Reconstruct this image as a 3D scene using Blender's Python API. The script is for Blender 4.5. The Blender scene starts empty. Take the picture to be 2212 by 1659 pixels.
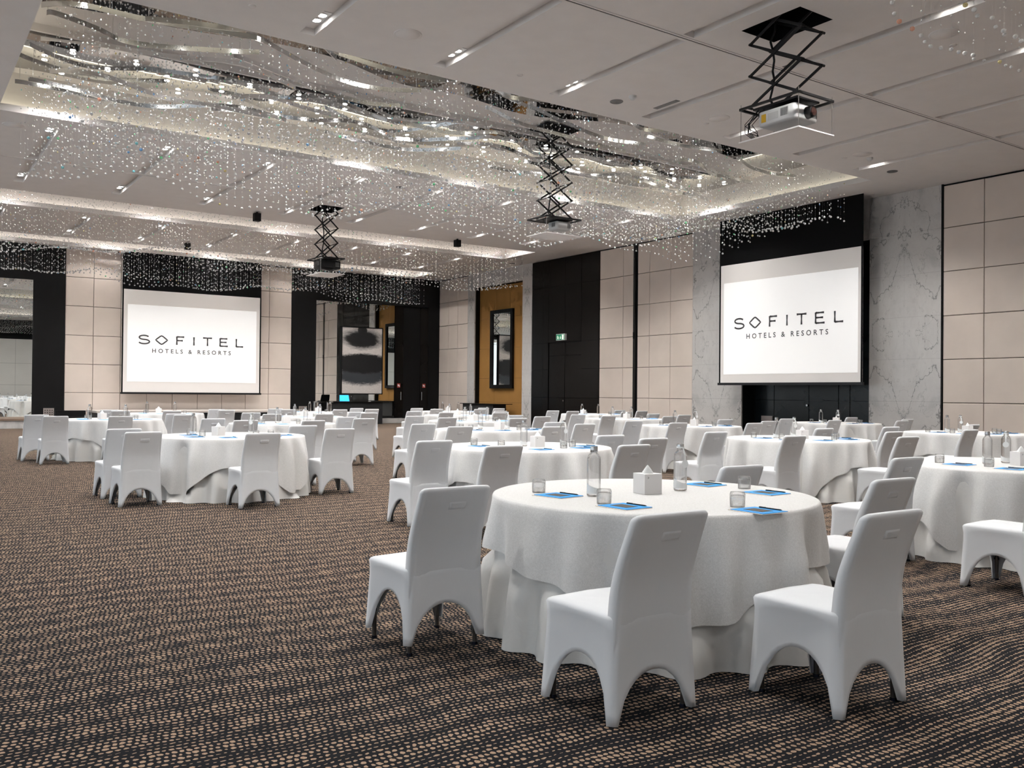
import bpy, math, random
import numpy as np
from mathutils import Matrix, Vector

random.seed(7)
S = bpy.context.scene
COL = S.collection
PI = math.pi

# ------------------------------------------------------------------ camera, world, exposure
F_PX = 1948.4
YAW, PITCH, ROLL = math.radians(34.8293), math.radians(0.5652), math.radians(0.5375)
fwd = Vector((math.sin(YAW)*math.cos(PITCH), math.cos(YAW)*math.cos(PITCH), math.sin(PITCH)))
rt0 = Vector((math.cos(YAW), -math.sin(YAW), 0)); up0 = rt0.cross(fwd)
rt = math.cos(ROLL)*rt0 + math.sin(ROLL)*up0
upv = -math.sin(ROLL)*rt0 + math.cos(ROLL)*up0
cam_d = bpy.data.cameras.new('camera'); cam = bpy.data.objects.new('camera', cam_d); COL.objects.link(cam)
cam_d.sensor_fit = 'HORIZONTAL'; cam_d.sensor_width = 36.0; cam_d.lens = F_PX/2212*36.0
cam_d.clip_start = 0.05; cam_d.clip_end = 200
m = Matrix.Identity(4)
for i in range(3):
    m[i][0], m[i][1], m[i][2] = rt[i], upv[i], -fwd[i]
m[2][3] = 1.35
cam.matrix_world = m
S.camera = cam
W = bpy.data.worlds.new('world'); S.world = W; W.use_nodes = True
W.node_tree.nodes['Background'].inputs[0].default_value = (0.86, 0.94, 1.0, 1)
W.node_tree.nodes['Background'].inputs[1].default_value = 1.05  # uniform ambient fill, added to enter through the unbuilt left side
S.view_settings.view_transform = 'Standard'; S.view_settings.look = 'None'
S.view_settings.gamma = 1.0; S.view_settings.use_curve_mapping = False
S.view_settings.exposure = 0.36
cy = S.cycles
cy.max_bounces = 6; cy.diffuse_bounces = 3; cy.glossy_bounces = 3; cy.transmission_bounces = 5; cy.transparent_max_bounces = 8
cy.caustics_reflective = False; cy.caustics_refractive = False
cy.sample_clamp_indirect = 6.0; cy.blur_glossy = 0.5
cy.use_denoising = True
cy.use_light_tree = False
cy.use_adaptive_sampling = True; cy.adaptive_threshold = 0.08; cy.adaptive_min_samples = 14
SPOT_W = 355.0
COVE_E = 3.6

H = 6.40           # ceiling height
XW = 20.64         # right wall
YF = 35.46         # far wall

# ------------------------------------------------------------------ materials
def mat(name, col, rough=0.6, metal=0.0, spec=0.5, trans=0.0, ior=1.45, emit=None, es=0.0, sheen=0.0, coat=0.0):
    M = bpy.data.materials.new(name); M.use_nodes = True
    b = M.node_tree.nodes['Principled BSDF']
    b.inputs['Base Color'].default_value = (*col, 1); b.inputs['Roughness'].default_value = rough
    b.inputs['Metallic'].default_value = metal; b.inputs['Specular IOR Level'].default_value = spec
    b.inputs['Transmission Weight'].default_value = trans; b.inputs['IOR'].default_value = ior
    b.inputs['Sheen Weight'].default_value = sheen; b.inputs['Coat Weight'].default_value = coat
    if emit:
        b.inputs['Emission Color'].default_value = (*emit, 1); b.inputs['Emission Strength'].default_value = es
    return M

class NT:
    """small node helper"""
    def __init__(s, M): s.M = M; s.t = M.node_tree; s.b = s.t.nodes['Principled BSDF']
    def n(s, typ, **kw):
        o = s.t.nodes.new(typ)
        for k, v in kw.items(): setattr(o, k, v)
        return o
    def l(s, a, b): s.t.links.new(a, b)
    def val(s, x, inp):
        if hasattr(x, 'links') or hasattr(x, 'is_linked'): s.l(x, inp)
        else: inp.default_value = x
    def math(s, op, a, b=0.0, c=None):
        o = s.n('ShaderNodeMath', operation=op); s.val(a, o.inputs[0]); s.val(b, o.inputs[1])
        if c is not None: s.val(c, o.inputs[2])
        return o.outputs[0]
    def noise(s, vec, scale, detail=3, rough=0.5, dist=0.0):
        o = s.n('ShaderNodeTexNoise'); s.l(vec, o.inputs['Vector']); o.inputs['Scale'].default_value = scale
        o.inputs['Detail'].default_value = detail; o.inputs['Roughness'].default_value = rough; o.inputs['Distortion'].default_value = dist
        return o
    def pos(s): return s.n('ShaderNodeTexCoord').outputs['Object']
    def ramp(s, fac, stops):
        o = s.n('ShaderNodeValToRGB'); s.l(fac, o.inputs[0]); e = o.color_ramp.elements
        while len(e) < len(stops): e.new(0.5)
        for i, (p, c) in enumerate(stops): e[i].position = p; e[i].color = (*c, 1)
        return o.outputs[0]
    def bump(s, h, strength=0.2, dist=0.01):
        o = s.n('ShaderNodeBump'); s.l(h, o.inputs['Height']); o.inputs['Strength'].default_value = strength
        o.inputs['Distance'].default_value = dist; s.l(o.outputs[0], s.b.inputs['Normal'])

def noisy(name, col, rough, var=0.06, scale=3.0, bump=0.0, bscale=200.0, bd=0.002, **kw):
    M = mat(name, col, rough, **kw); t = NT(M); p = t.pos()
    n = t.noise(p, scale, 4)
    t.l(t.ramp(n.outputs[0], [(0.3, tuple(c*(1-var) for c in col)), (0.7, tuple(min(1, c*(1+var)) for c in col))]), t.b.inputs['Base Color'])
    if bump: t.bump(t.noise(p, bscale, 2).outputs[0], bump, bd)
    return M

M_ceil = noisy('ceiling_paint', (0.80, 0.772, 0.757), 0.85, 0.02)
M_white = mat('white_paint', (0.78, 0.75, 0.73), 0.7)
M_beige = noisy('beige_leather_panel', (0.67, 0.585, 0.525), 0.55, 0.05, 1.2, 0.15, 300, 0.001)
M_pale = noisy('pale_panel', (0.80, 0.79, 0.76), 0.6, 0.03, 1.0)
M_ochre = noisy('ochre_suede_panel', (0.33, 0.165, 0.040), 0.75, 0.08, 1.5)
M_black = noisy('black_matte', (0.004, 0.004, 0.0045), 0.6, 0.2, spec=0.25)
M_gloss = noisy('black_gloss_panel', (0.006, 0.005, 0.0045), 0.26, 0.2, 0.8, spec=0.22)
M_teal = noisy('dark_teal_panel', (0.008, 0.013, 0.016), 0.25, 0.3, 1.0)
M_drop = mat('screen_masking_cloth', (0.005, 0.005, 0.0055), 0.95, spec=0.15)
M_drape = mat('black_drape', (0.008, 0.008, 0.009), 0.9, sheen=0.1)
M_mirror = mat('mirror_glass', (0.90, 0.92, 0.90), 0.0, 1.0)
M_steel = noisy('polished_steel', (0.88, 0.89, 0.90), 0.16, 0.04, 6.0, metal=1.0)
M_msoffit = mat('mirror_steel_sheet', (0.45, 0.45, 0.45), 0.03, 1.0)
M_chrome = mat('chrome', (0.55, 0.55, 0.55), 0.22, 1.0)
M_dmetal = mat('dark_metal', (0.03, 0.03, 0.032), 0.35, 0.7)
M_arm = mat('black_steel', (0.008, 0.008, 0.009), 0.5, 0.2)
M_legm = mat('gunmetal_leg', (0.12, 0.115, 0.11), 0.3, 0.9)
M_cover = noisy('white_stretch_cover', (0.67, 0.685, 0.71), 0.62, 0.015, 4, 0.12, 14, 0.01, sheen=0.15)
M_screen = mat('projection_screen', (0.80, 0.77, 0.75), 0.9)
M_proj = mat('projected_light', (0.85, 0.85, 0.85), 0.9, emit=(1.0, 0.99, 0.975), es=0.22)
M_ink = mat('projected_lettering', (0.06, 0.06, 0.065), 0.9)
M_card = noisy('white_card', (0.82, 0.80, 0.79), 0.55, 0.01)
M_blue = mat('blue_folder', (0.02, 0.34, 0.80), 0.5)
M_brown = mat('brown_card', (0.085, 0.06, 0.05), 0.6)
M_paper = mat('cream_paper', (0.72, 0.64, 0.56), 0.7)
M_pen = mat('black_pen', (0.008, 0.01, 0.02), 0.25)
def thin_glass(name, ior, lo, hi):
    M = bpy.data.materials.new(name); M.use_nodes = True; t = M.node_tree; t.nodes.remove(t.nodes['Principled BSDF']); out = t.nodes['Material Output']
    tr = t.nodes.new('ShaderNodeBsdfTransparent'); tr.inputs[0].default_value = (0.985, 0.99, 0.99, 1)
    g = t.nodes.new('ShaderNodeBsdfGlass'); g.inputs['IOR'].default_value = ior; g.inputs['Roughness'].default_value = 0.0
    lw = t.nodes.new('ShaderNodeLayerWeight'); lw.inputs[0].default_value = 0.5
    mr = t.nodes.new('ShaderNodeMapRange'); mr.inputs[1].default_value = lo; mr.inputs[2].default_value = hi; mr.inputs[3].default_value = 0.25; mr.inputs[4].default_value = 0.85
    mx = t.nodes.new('ShaderNodeMixShader'); t.links.new(lw.outputs['Facing'], mr.inputs[0]); t.links.new(mr.outputs[0], mx.inputs[0]); t.links.new(tr.outputs[0], mx.inputs[1]); t.links.new(g.outputs[0], mx.inputs[2]); t.links.new(mx.outputs[0], out.inputs[0])
    return M
M_glass = thin_glass('clear_glass', 1.45, 0.45, 1.0)
M_water = thin_glass('glass_and_water', 1.33, 0.12, 0.85)
M_acry = mat('acrylic', (0.95, 0.98, 0.98), 0.02, trans=1.0, ior=1.45)
M_plastic = mat('projector_white', (0.62, 0.62, 0.62), 0.4)
M_grille = mat('grille_grey', (0.16, 0.16, 0.16), 0.6)
M_yellow = mat('warning_yellow', (0.62, 0.36, 0.02), 0.5)
M_lens = mat('lens_glass', (0.05, 0.02, 0.015), 0.05, coat=1.0)
M_lamp = mat('lamp_lit', (1, 1, 1), 0.5, emit=(1, 0.97, 0.92), es=14.0)
M_covel = mat('cove_led_warm', (1, 1, 1), 0.5, emit=(1.0, 0.93, 0.72), es=COVE_E)
M_covew = mat('cove_led_white', (1, 1, 1), 0.5, emit=(1.0, 0.92, 0.82), es=COVE_E*1.1)
M_green = mat('exit_green', (0.0, 0.16, 0.08), 0.4, emit=(0.0, 0.35, 0.17), es=0.25)
M_pict = mat('exit_pictogram', (0.9, 0.95, 0.85), 0.4, emit=(0.9, 1.0, 0.8), es=0.5)
M_red = mat('red_sticker', (0.42, 0.06, 0.045), 0.5)
M_cyan = mat('laptop_screen', (0.02, 0.3, 0.6), 0.3, emit=(0.03, 0.50, 0.95), es=0.9)
M_wood = noisy('brown_wood_ledge', (0.22, 0.155, 0.115), 0.4, 0.1, 2)
M_stagetop = mat('stage_top', (0.50, 0.46, 0.43), 0.6)
M_plate = mat('socket_plate', (0.42, 0.37, 0.35), 0.35, 0.5)
M_label = mat('white_label', (0.86, 0.88, 0.88), 0.5)

def marble():
    M = mat('grey_marble', (0.6, 0.6, 0.6), 0.16); t = NT(M); p = t.pos()
    sep = t.n('ShaderNodeSeparateXYZ'); t.l(p, sep.inputs[0])
    # book-matched: mirror the slab about its own centre line (local y or x)
    ax = t.math('ABSOLUTE', sep.outputs[1]); bx = sep.outputs[0]
    za = t.math('MULTIPLY', t.math('PINGPONG', t.math('ADD', sep.outputs[2], 1.0), 3.9), 0.62)
    comb = t.n('ShaderNodeCombineXYZ'); t.l(ax, comb.inputs[0]); t.l(bx, comb.inputs[1]); t.l(za, comb.inputs[2])
    v = comb.outputs[0]
    w = t.noise(v, 1.1, 5, 0.6)
    add = t.n('ShaderNodeVectorMath', operation='MULTIPLY_ADD'); t.l(w.outputs['Color'], add.inputs[0])
    add.inputs[1].default_value = (0.28, 0.28, 0.28); t.l(v, add.inputs[2])
    def vein(scale, th, dist, det=6):
        n = t.noise(add.outputs[0], scale, det, 0.55, dist)
        rdg = t.math('ABSOLUTE', t.math('SUBTRACT', n.outputs[0], 0.5))
        gate = t.noise(v, scale*0.9, 2)
        thr = t.math('MULTIPLY', t.math('POWER', gate.outputs[0], 2.0), th*4)
        return t.math('SUBTRACT', 1.0, t.math('MINIMUM', t.math('DIVIDE', rdg, thr), 1.0))
    v1 = vein(0.75, 0.0055, 0.0, 8); v2 = vein(2.1, 0.0045, 0.0, 8)
    cloud = t.noise(v, 1.3, 7, 0.7, 0.4)
    base = t.ramp(cloud.outputs[0], [(0.28, (0.37, 0.365, 0.36)), (0.48, (0.52, 0.505, 0.495)), (0.75, (0.60, 0.585, 0.57))])
    vs = t.math('MINIMUM', t.math('ADD', t.math('MULTIPLY', v1, 0.8), t.math('MULTIPLY', v2, 0.40)), 0.85)
    mx = t.n('ShaderNodeMixRGB'); t.l(vs, mx.inputs[0]); t.l(base, mx.inputs[1]); mx.inputs[2].default_value = (0.15, 0.15, 0.145, 1)
    t.l(mx.outputs[0], t.b.inputs['Base Color'])
    return M
M_marble = marble()

def carpet():
    M = mat('patterned_carpet', (0.05, 0.05, 0.06), 0.95, spec=0.1); t = NT(M); p = t.pos()
    sep = t.n('ShaderNodeSeparateXYZ'); t.l(p, sep.inputs[0]); X, Y = sep.outputs[0], sep.outputs[1]
    n1 = t.noise(p, 0.55, 2, 0.5); n2 = t.noise(p, 2.1, 1, 0.5); n3 = t.noise(p, 42, 2, 0.5)
    s3 = t.n('ShaderNodeSeparateColor'); t.l(n3.outputs['Color'], s3.inputs[0])
    yy = t.math('ADD', Y, t.math('ADD', t.math('MULTIPLY', n1.outputs[0], 0.17), t.math('ADD', t.math('MULTIPLY', n2.outputs[0], 0.07), t.math('MULTIPLY', s3.outputs[0], 0.017))))
    v = t.math('DIVIDE', yy, 0.033); row = t.math('FLOOR', v); fv = t.math('SUBTRACT', t.math('FRACT', v), 0.5)
    sh = t.math('ADD', t.math('MULTIPLY', t.math('SINE', t.math('ADD', t.math('MULTIPLY', row, 0.8), t.math('MULTIPLY', n1.outputs[0], 7.0))), 0.75), t.math('MULTIPLY', row, 0.17))
    u = t.math('ADD', t.math('DIVIDE', t.math('ADD', X, t.math('MULTIPLY', s3.outputs[1], 0.020)), 0.028), t.math('ADD', sh, t.math('MULTIPLY', n2.outputs[0], 2.0)))
    cu = t.math('FLOOR', u); fu = t.math('SUBTRACT', t.math('FRACT', u), 0.5)
    wv = t.n('ShaderNodeCombineXYZ'); t.l(cu, wv.inputs[0]); t.l(row, wv.inputs[1])
    wn = t.n('ShaderNodeTexWhiteNoise', noise_dimensions='2D'); t.l(wv.outputs[0], wn.inputs['Vector'])
    band = t.math('SINE', t.math('ADD', t.math('MULTIPLY', row, 0.9), t.math('MULTIPLY', n1.outputs[0], 14.0)))   # rows swell and thin in waves
    hv = t.math('ADD', 0.15, t.math('ADD', t.math('MULTIPLY', band, 0.11), t.math('MULTIPLY', wn.outputs[0], 0.16)))
    hu = t.math('ADD', 0.26, t.math('MULTIPLY', wn.outputs[0], 0.17))
    a = t.math('POWER', t.math('ABSOLUTE', t.math('DIVIDE', fu, hu)), 2.0)
    b = t.math('POWER', t.math('ABSOLUTE', t.math('DIVIDE', fv, hv)), 2.0)
    d = t.math('ADD', a, b)
    mask = t.n('ShaderNodeMapRange'); t.l(d, mask.inputs[0]); mask.inputs[1].default_value = 1.0; mask.inputs[2].default_value = 0.8
    mask.inputs[3].default_value = 0; mask.inputs[4].default_value = 1
    fib = t.noise(p, 260, 2)
    dash = t.ramp(fib.outputs[0], [(0.3, (0.27, 0.175, 0.11)), (0.62, (0.46, 0.335, 0.24))])
    mx = t.n('ShaderNodeMixRGB'); t.l(mask.outputs[0], mx.inputs[0]); mx.inputs[1].default_value = (0.0125, 0.013, 0.0155, 1); t.l(dash, mx.inputs[2])
    t.l(mx.outputs[0], t.b.inputs['Base Color'])
    return M
M_carpet = carpet()

def cloth(name, col, rough, sheen, glit):
    M = mat(name, col, rough, sheen=sheen); t = NT(M); p = t.pos()
    if glit:
        vo = t.noise(p, 130, 3, 0.7, 1.5)
        t.l(t.ramp(vo.outputs[0], [(0.42, (0.66, 0.655, 0.645)), (0.6, (0.77, 0.765, 0.76))]), t.b.inputs['Base Color'])
        t.l(t.ramp(vo.outputs[0], [(0.45, (0.62,)*3), (0.62, (0.28,)*3)]), t.b.inputs['Roughness'])
        t.bump(vo.outputs[0], 0.35, 0.004)
    else:
        n = t.noise(p, 7, 3, 0.5, 0.8); t.bump(n.outputs[0], 0.25, 0.02)
    return M
M_over = cloth('jacquard_tablecloth', (0.78, 0.77, 0.76), 0.5, 0.2, True)
M_satin = cloth('satin_underlay', (0.70, 0.69, 0.67), 0.30, 0.2, False)

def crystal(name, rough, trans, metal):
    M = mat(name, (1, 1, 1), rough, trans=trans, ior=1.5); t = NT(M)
    a = t.n('ShaderNodeAttribute', attribute_name='sparkle_tint')
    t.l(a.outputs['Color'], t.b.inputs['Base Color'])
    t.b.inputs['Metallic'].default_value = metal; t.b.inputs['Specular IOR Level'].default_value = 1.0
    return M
M_ball = crystal('crystal_ball', 0.03, 0.55, 0.0)
M_cryst = crystal('cut_crystal', 0.12, 0.1, 0.3)

def painting_mat():
    M = mat('abstract_painting', (0.5, 0.5, 0.5), 0.6); t = NT(M); p = t.pos()
    mp = t.n('ShaderNodeMapping'); t.l(p, mp.inputs[0]); mp.inputs['Scale'].default_value = (0.8, 1, 2.2)
    st = t.noise(mp.outputs[0], 2.6, 9, 0.72, 1.0); fi = t.noise(mp.outputs[0], 9.0, 6, 0.7, 1.5)
    sep = t.n('ShaderNodeSeparateXYZ'); t.l(p, sep.inputs[0])
    nz = t.math('ADD', t.math('MULTIPLY', t.math('SUBTRACT', st.outputs[0], 0.5), 1.5), t.math('MULTIPLY', t.math('SUBTRACT', fi.outputs[0], 0.5), 0.6))
    def blob(cz, rx, rz, soft):
        ex = t.math('POWER', t.math('ABSOLUTE', t.math('DIVIDE', sep.outputs[0], rx)), 2.0)
        ez = t.math('POWER', t.math('ABSOLUTE', t.math('DIVIDE', t.math('SUBTRACT', sep.outputs[2], cz), rz)), 2.0)
        d = t.math('ADD', t.math('ADD', ex, ez), nz)
        mr = t.n('ShaderNodeMapRange'); t.l(d, mr.inputs[0]); mr.inputs[1].default_value = 1.0+soft; mr.inputs[2].default_value = 1.0-soft
        return mr.outputs[0]
    def mix(f, a_, c_):
        mx = t.n('ShaderNodeMixRGB'); t.l(f, mx.inputs[0]); t.val(a_, mx.inputs[1]); mx.inputs[2].default_value = (*c_, 1); return mx.outputs[0]
    c = t.ramp(fi.outputs[0], [(0.3, (0.50, 0.46, 0.44)), (0.6, (0.62, 0.58, 0.56))])
    c = mix(blob(-0.62, 1.25, 0.42, 0.35), c, (0.035, 0.04, 0.048)); c = mix(blob(0.92, 0.95, 0.42, 0.45), c, (0.09, 0.09, 0.09))
    c = mix(blob(-0.12, 1.5, 0.42, 0.22), c, (0.004, 0.004, 0.005)); c = mix(blob(0.90, 0.74, 0.33, 0.22), c, (0.004, 0.004, 0.005)); c = mix(blob(1.28, 0.22, 0.22, 0.2), c, (0.006, 0.006, 0.006))
    t.l(c, t.b.inputs['Base Color'])
    return M
M_paint = painting_mat()

# ------------------------------------------------------------------ mesh helpers
class MB:
    def __init__(s): s.v = []; s.f = []; s.m = []; s.s = []
    def _add(s, vs, fs, mi=0, sm=False):
        o = len(s.v); s.v += [tuple(q) for q in vs]
        for f in fs: s.f.append([i+o for i in f]); s.m.append(mi); s.s.append(sm)
    def box(s, x0, y0, z0, x1, y1, z1, mi=0):
        x0, x1 = sorted((x0, x1)); y0, y1 = sorted((y0, y1)); z0, z1 = sorted((z0, z1))
        s._add([(x0,y0,z0),(x1,y0,z0),(x1,y1,z0),(x0,y1,z0),(x0,y0,z1),(x1,y0,z1),(x1,y1,z1),(x0,y1,z1)],
               [(0,3,2,1),(4,5,6,7),(0,1,5,4),(1,2,6,5),(2,3,7,6),(3,0,4,7)], mi)
        return s
    def tube(s, p, q, r, n=8, mi=0, sm=True, r2=None):
        p = Vector(p); q = Vector(q); d = (q-p).normalized()
        a = d.orthogonal().normalized(); b = d.cross(a); r2 = r if r2 is None else r2
        vs = [p+(a*math.cos(2*PI*i/n)+b*math.sin(2*PI*i/n))*r for i in range(n)]+[q+(a*math.cos(2*PI*i/n)+b*math.sin(2*PI*i/n))*r2 for i in range(n)]
        s._add(vs, [(i,(i+1)%n,n+(i+1)%n,n+i) for i in range(n)], mi, sm)
        s._add(vs, [tuple(range(n-1,-1,-1)), tuple(range(n,2*n))], mi, False)
        return s
    def path(s, pts, r, n=6, mi=0):
        for a, b in zip(pts[:-1], pts[1:]): s.tube(a, b, r, n, mi)
        return s
    def beam(s, p, q, w, h, mi=0):
        """square bar from p to q"""
        p = Vector(p); q = Vector(q); d = (q-p).normalized()
        a = d.cross(Vector((0,0,1)))
        a = (a.normalized() if a.length > 1e-4 else Vector((1,0,0)))*w/2; b = a.cross(d).normalized()*h/2
        vs = [p-a-b,p+a-b,p+a+b,p-a+b,q-a-b,q+a-b,q+a+b,q-a+b]
        s._add(vs, [(0,3,2,1),(4,5,6,7),(0,1,5,4),(1,2,6,5),(2,3,7,6),(3,0,4,7)], mi)
        return s
    def lathe(s, prof, n=20, c=(0,0,0), mi=0, sm=True):
        vs = []
        for (r, z) in prof:
            for i in range(n):
                t = 2*PI*i/n; vs.append((c[0]+r*math.cos(t), c[1]+r*math.sin(t), c[2]+z))
        fs = []
        for k in range(len(prof)-1):
            for i in range(n): j = (i+1) % n; fs.append((k*n+i, k*n+j, (k+1)*n+j, (k+1)*n+i))
        s._add(vs, fs, mi, sm)
        s._add(vs[:n], [tuple(range(n-1,-1,-1))], mi, False) if prof[0][0] > 1e-6 else None
        s._add(vs[-n:], [tuple(range(n))], mi, False) if prof[-1][0] > 1e-6 else None
        return s
    def rings(s, rings, mi=0, cap0=False, cap1=False, sm=True):
        n = len(rings[0]); vs = [p for r in rings for p in r]; fs = []
        for k in range(len(rings)-1):
            for i in range(n): j = (i+1) % n; fs.append((k*n+i, k*n+j, (k+1)*n+j, (k+1)*n+i))
        if cap0: fs.append(tuple(range(n-1,-1,-1)))
        if cap1: fs.append(tuple(range((len(rings)-1)*n, len(rings)*n)))
        s._add(vs, fs, mi, sm); return s
    def quad(s, a, b, c, d, mi=0): s._add([a, b, c, d], [(0,1,2,3)], mi); return s

def mkmesh(name, mb, mats):
    me = bpy.data.meshes.new(name); me.from_pydata(mb.v, [], mb.f)
    for M in (mats if isinstance(mats, (list, tuple)) else [mats]): me.materials.append(M)
    me.polygons.foreach_set('material_index', mb.m); me.polygons.foreach_set('use_smooth', mb.s)
    me.update(); return me
def obj(name, mb, mats, parent=None, loc=(0,0,0), rz=0.0, label=None, cat=None, group=None, kind=None):
    o = bpy.data.objects.new(name, mkmesh(name, mb, mats)); COL.objects.link(o)
    o.location = loc; o.rotation_euler = (0, 0, rz)
    if parent: o.parent = parent
    return tag(o, label, cat, group, kind)
def tag(o, label=None, cat=None, group=None, kind=None):
    if label: o['label'] = label
    if cat: o['category'] = cat
    if group: o['group'] = group
    if kind: o['kind'] = kind
    return o
def thing(name, label, cat, loc=(0,0,0), rz=0.0, group=None):
    o = bpy.data.objects.new(name, None); COL.objects.link(o); o.location = loc; o.rotation_euler = (0,0,rz)
    o.empty_display_size = 0.1
    return tag(o, label, cat, group)
def struct(name, mb, mats, loc=(0,0,0)): return obj(name, mb, mats, loc=loc, kind='structure')
def dup(root, loc, rz=0.0, label=None, parts=True):
    r = root.copy(); COL.objects.link(r); r.location = loc; r.rotation_euler = (0,0,rz)
    if label: r['label'] = label
    if parts:
        for ch in root.children:
            c = ch.copy(); COL.objects.link(c); c.parent = r
            for g in ch.children:
                d = g.copy(); COL.objects.link(d); d.parent = c
    return r

def wbox(mb, side, s0, s1, z0, z1, d0, d1, mi=0):
    """box on a wall; d = distance out of the wall into the room"""
    if side == 'R': mb.box(XW-d1, s0, z0, XW-d0, s1, z1, mi)
    else: mb.box(s0, YF-d1, z0, s1, YF-d0, z1, mi)
def pads(mb, side, ss, zs, d0, d1, gap=0.006, ch=0.014, mi=0):
    """upholstered pads with rounded-off edges between the joint positions ss, zs"""
    ss = sorted(ss); zs = sorted(zs)
    def P(s_, z_, d): return (XW-d, s_, z_) if side == 'R' else (s_, YF-d, z_)
    for a, b in zip(ss[:-1], ss[1:]):
        for c, e in zip(zs[:-1], zs[1:]):
            a1, b1, c1, e1 = a+gap, b-gap, c+gap, e-gap
            rs = []
            for ins, d in ((0, d0), (0, d1-ch), (ch*0.3, d1-ch*0.3), (ch, d1)):
                r = [P(a1+ins, c1+ins, d), P(b1-ins, c1+ins, d), P(b1-ins, e1-ins, d), P(a1+ins, e1-ins, d)]
                if side == 'R': r.reverse()
                rs.append(r)
            mb.rings(rs, mi, False, True, sm=False)

# ------------------------------------------------------------------ room shell
struct('floor', MB().box(-8, -6, -0.12, XW+0.8, YF+0.4, 0), M_carpet)
TR = {1: (1.62, 18.87, 12.50, 18.72), 2: (1.62, 19.11, 26.05, 28.15), 3: (1.62, 19.10, 33.20, 35.05), 0: (1.62, 18.87, -1.0, 5.72)}
ZT = 7.20
slotX = [0.42, 2.62, 4.84, 7.00, 9.24, 11.36, 13.50, 15.62, 17.72]
slots = [(x-0.11, x+0.11, y0, y1) for x in slotX for (y0, y1) in ((5.98, 9.0), (9.16, 12.12), (19.45, 22.30), (22.46, 24.98), (28.9, 32.6), (-4.6, -2.8)) ]
hatch1 = (9.69, 10.38, 7.46, 8.44); hatch3 = (9.63, 10.36, 22.98, 23.93)
slots = [s for s in slots if not (s[1] > hatch1[0]-0.05 and s[0] < hatch1[1]+0.05 and s[2] < 8.5 and s[3] > 7.4 and False)]
holes = [TR[k] for k in TR] + [hatch1, hatch3] + [s for s in slots]
xs = sorted({-8.0, XW+0.3} | {h[0] for h in holes} | {h[1] for h in holes})
ys = sorted({-6.0, YF+0.3} | {h[2] for h in holes} | {h[3] for h in holes})
c = MB()
for a, b in zip(xs[:-1], xs[1:]):
    for y0, y1 in zip(ys[:-1], ys[1:]):
        mx_, my_ = (a+b)/2, (y0+y1)/2
        if any(h[0] < mx_ < h[1] and h[2] < my_ < h[3] for h in holes): continue
        c.quad((a,y0,H),(a,y1,H),(b,y1,H),(b,y0,H))
def sides(mb, h, z0, z1, top=True, mi=0):
    x0, x1, y0, y1 = h
    mb.quad((x0,y0,z0),(x0,y1,z0),(x0,y1,z1),(x0,y0,z1), mi); mb.quad((x1,y1,z0),(x1,y0,z0),(x1,y0,z1),(x1,y1,z1), mi)
    mb.quad((x1,y0,z0),(x0,y0,z0),(x0,y0,z1),(x1,y0,z1), mi); mb.quad((x0,y1,z0),(x1,y1,z0),(x1,y1,z1),(x0,y1,z1), mi)
    if top: mb.quad((x0,y0,z1),(x1,y0,z1),(x1,y1,z1),(x0,y1,z1), mi)
for s_ in slots: sides(c, s_, H, H+0.10)
struct('ceiling', c, M_ceil)
# trays: lip, cove shelf, inner walls and top
for k, h in TR.items():
    t = MB(); x0, x1, y0, y1 = h; o = 0.24
    if k == 3: yy = min(y1+o, YF-0.02)
    else: yy = y1+o
    big = (x0-o, x1+o, y0-o, yy)
    sides(t, h, H, H+0.13, top=False)
    # shelf behind the lip
    for q in ((x0-o, x0, y0-o, yy), (x1, x1+o, y0-o, yy), (x0, x1, y0-o, y0), (x0, x1, y1, yy)):
        t.quad((q[0],q[2],H+0.06),(q[1],q[2],H+0.06),(q[1],q[3],H+0.06),(q[0],q[3],H+0.06))
    sides(t, big, H+0.06, ZT)
    struct('ceiling', t, M_white if k != 1 else M_white)
    e = MB(); w = 0.05; g = 0.10; z = H+0.075
    e.box(x0, y1+g, z, x1, y1+g+w, z+0.02); e.box(x1+g, y0, z, x1+g+w, y1, z+0.02)
    e.box(x0, y0-g-w, z, x1, y0-g, z+0.02); e.box(x0-g-w, y0, z, x0-g, y1, z+0.02)
    obj('cove_light_strip', e, M_covel if k in (1,) else M_covew, label={0: 'hidden warm strip light in the ceiling recess at the top right corner', 1: 'hidden warm strip light around the largest crystal-hung ceiling recess', 2: 'strip light in the middle long ceiling recess', 3: 'strip light in the farthest ceiling recess by the screen wall'}[k], cat='light')
# partition tracks
for i, y in enumerate((9.08, 22.38)):
    t = MB().box(-8, y-0.012, H-0.006, XW, y+0.012, H+0.02, 0); t.box(-8, y+0.012, H-0.010, XW, y+0.045, H+0.02, 1)
    t.box(-8, y-0.045, H-0.010, XW, y-0.012, H+0.02, 1)
    struct('trim_%d' % (i+1), t, [M_black, M_white])
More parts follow.
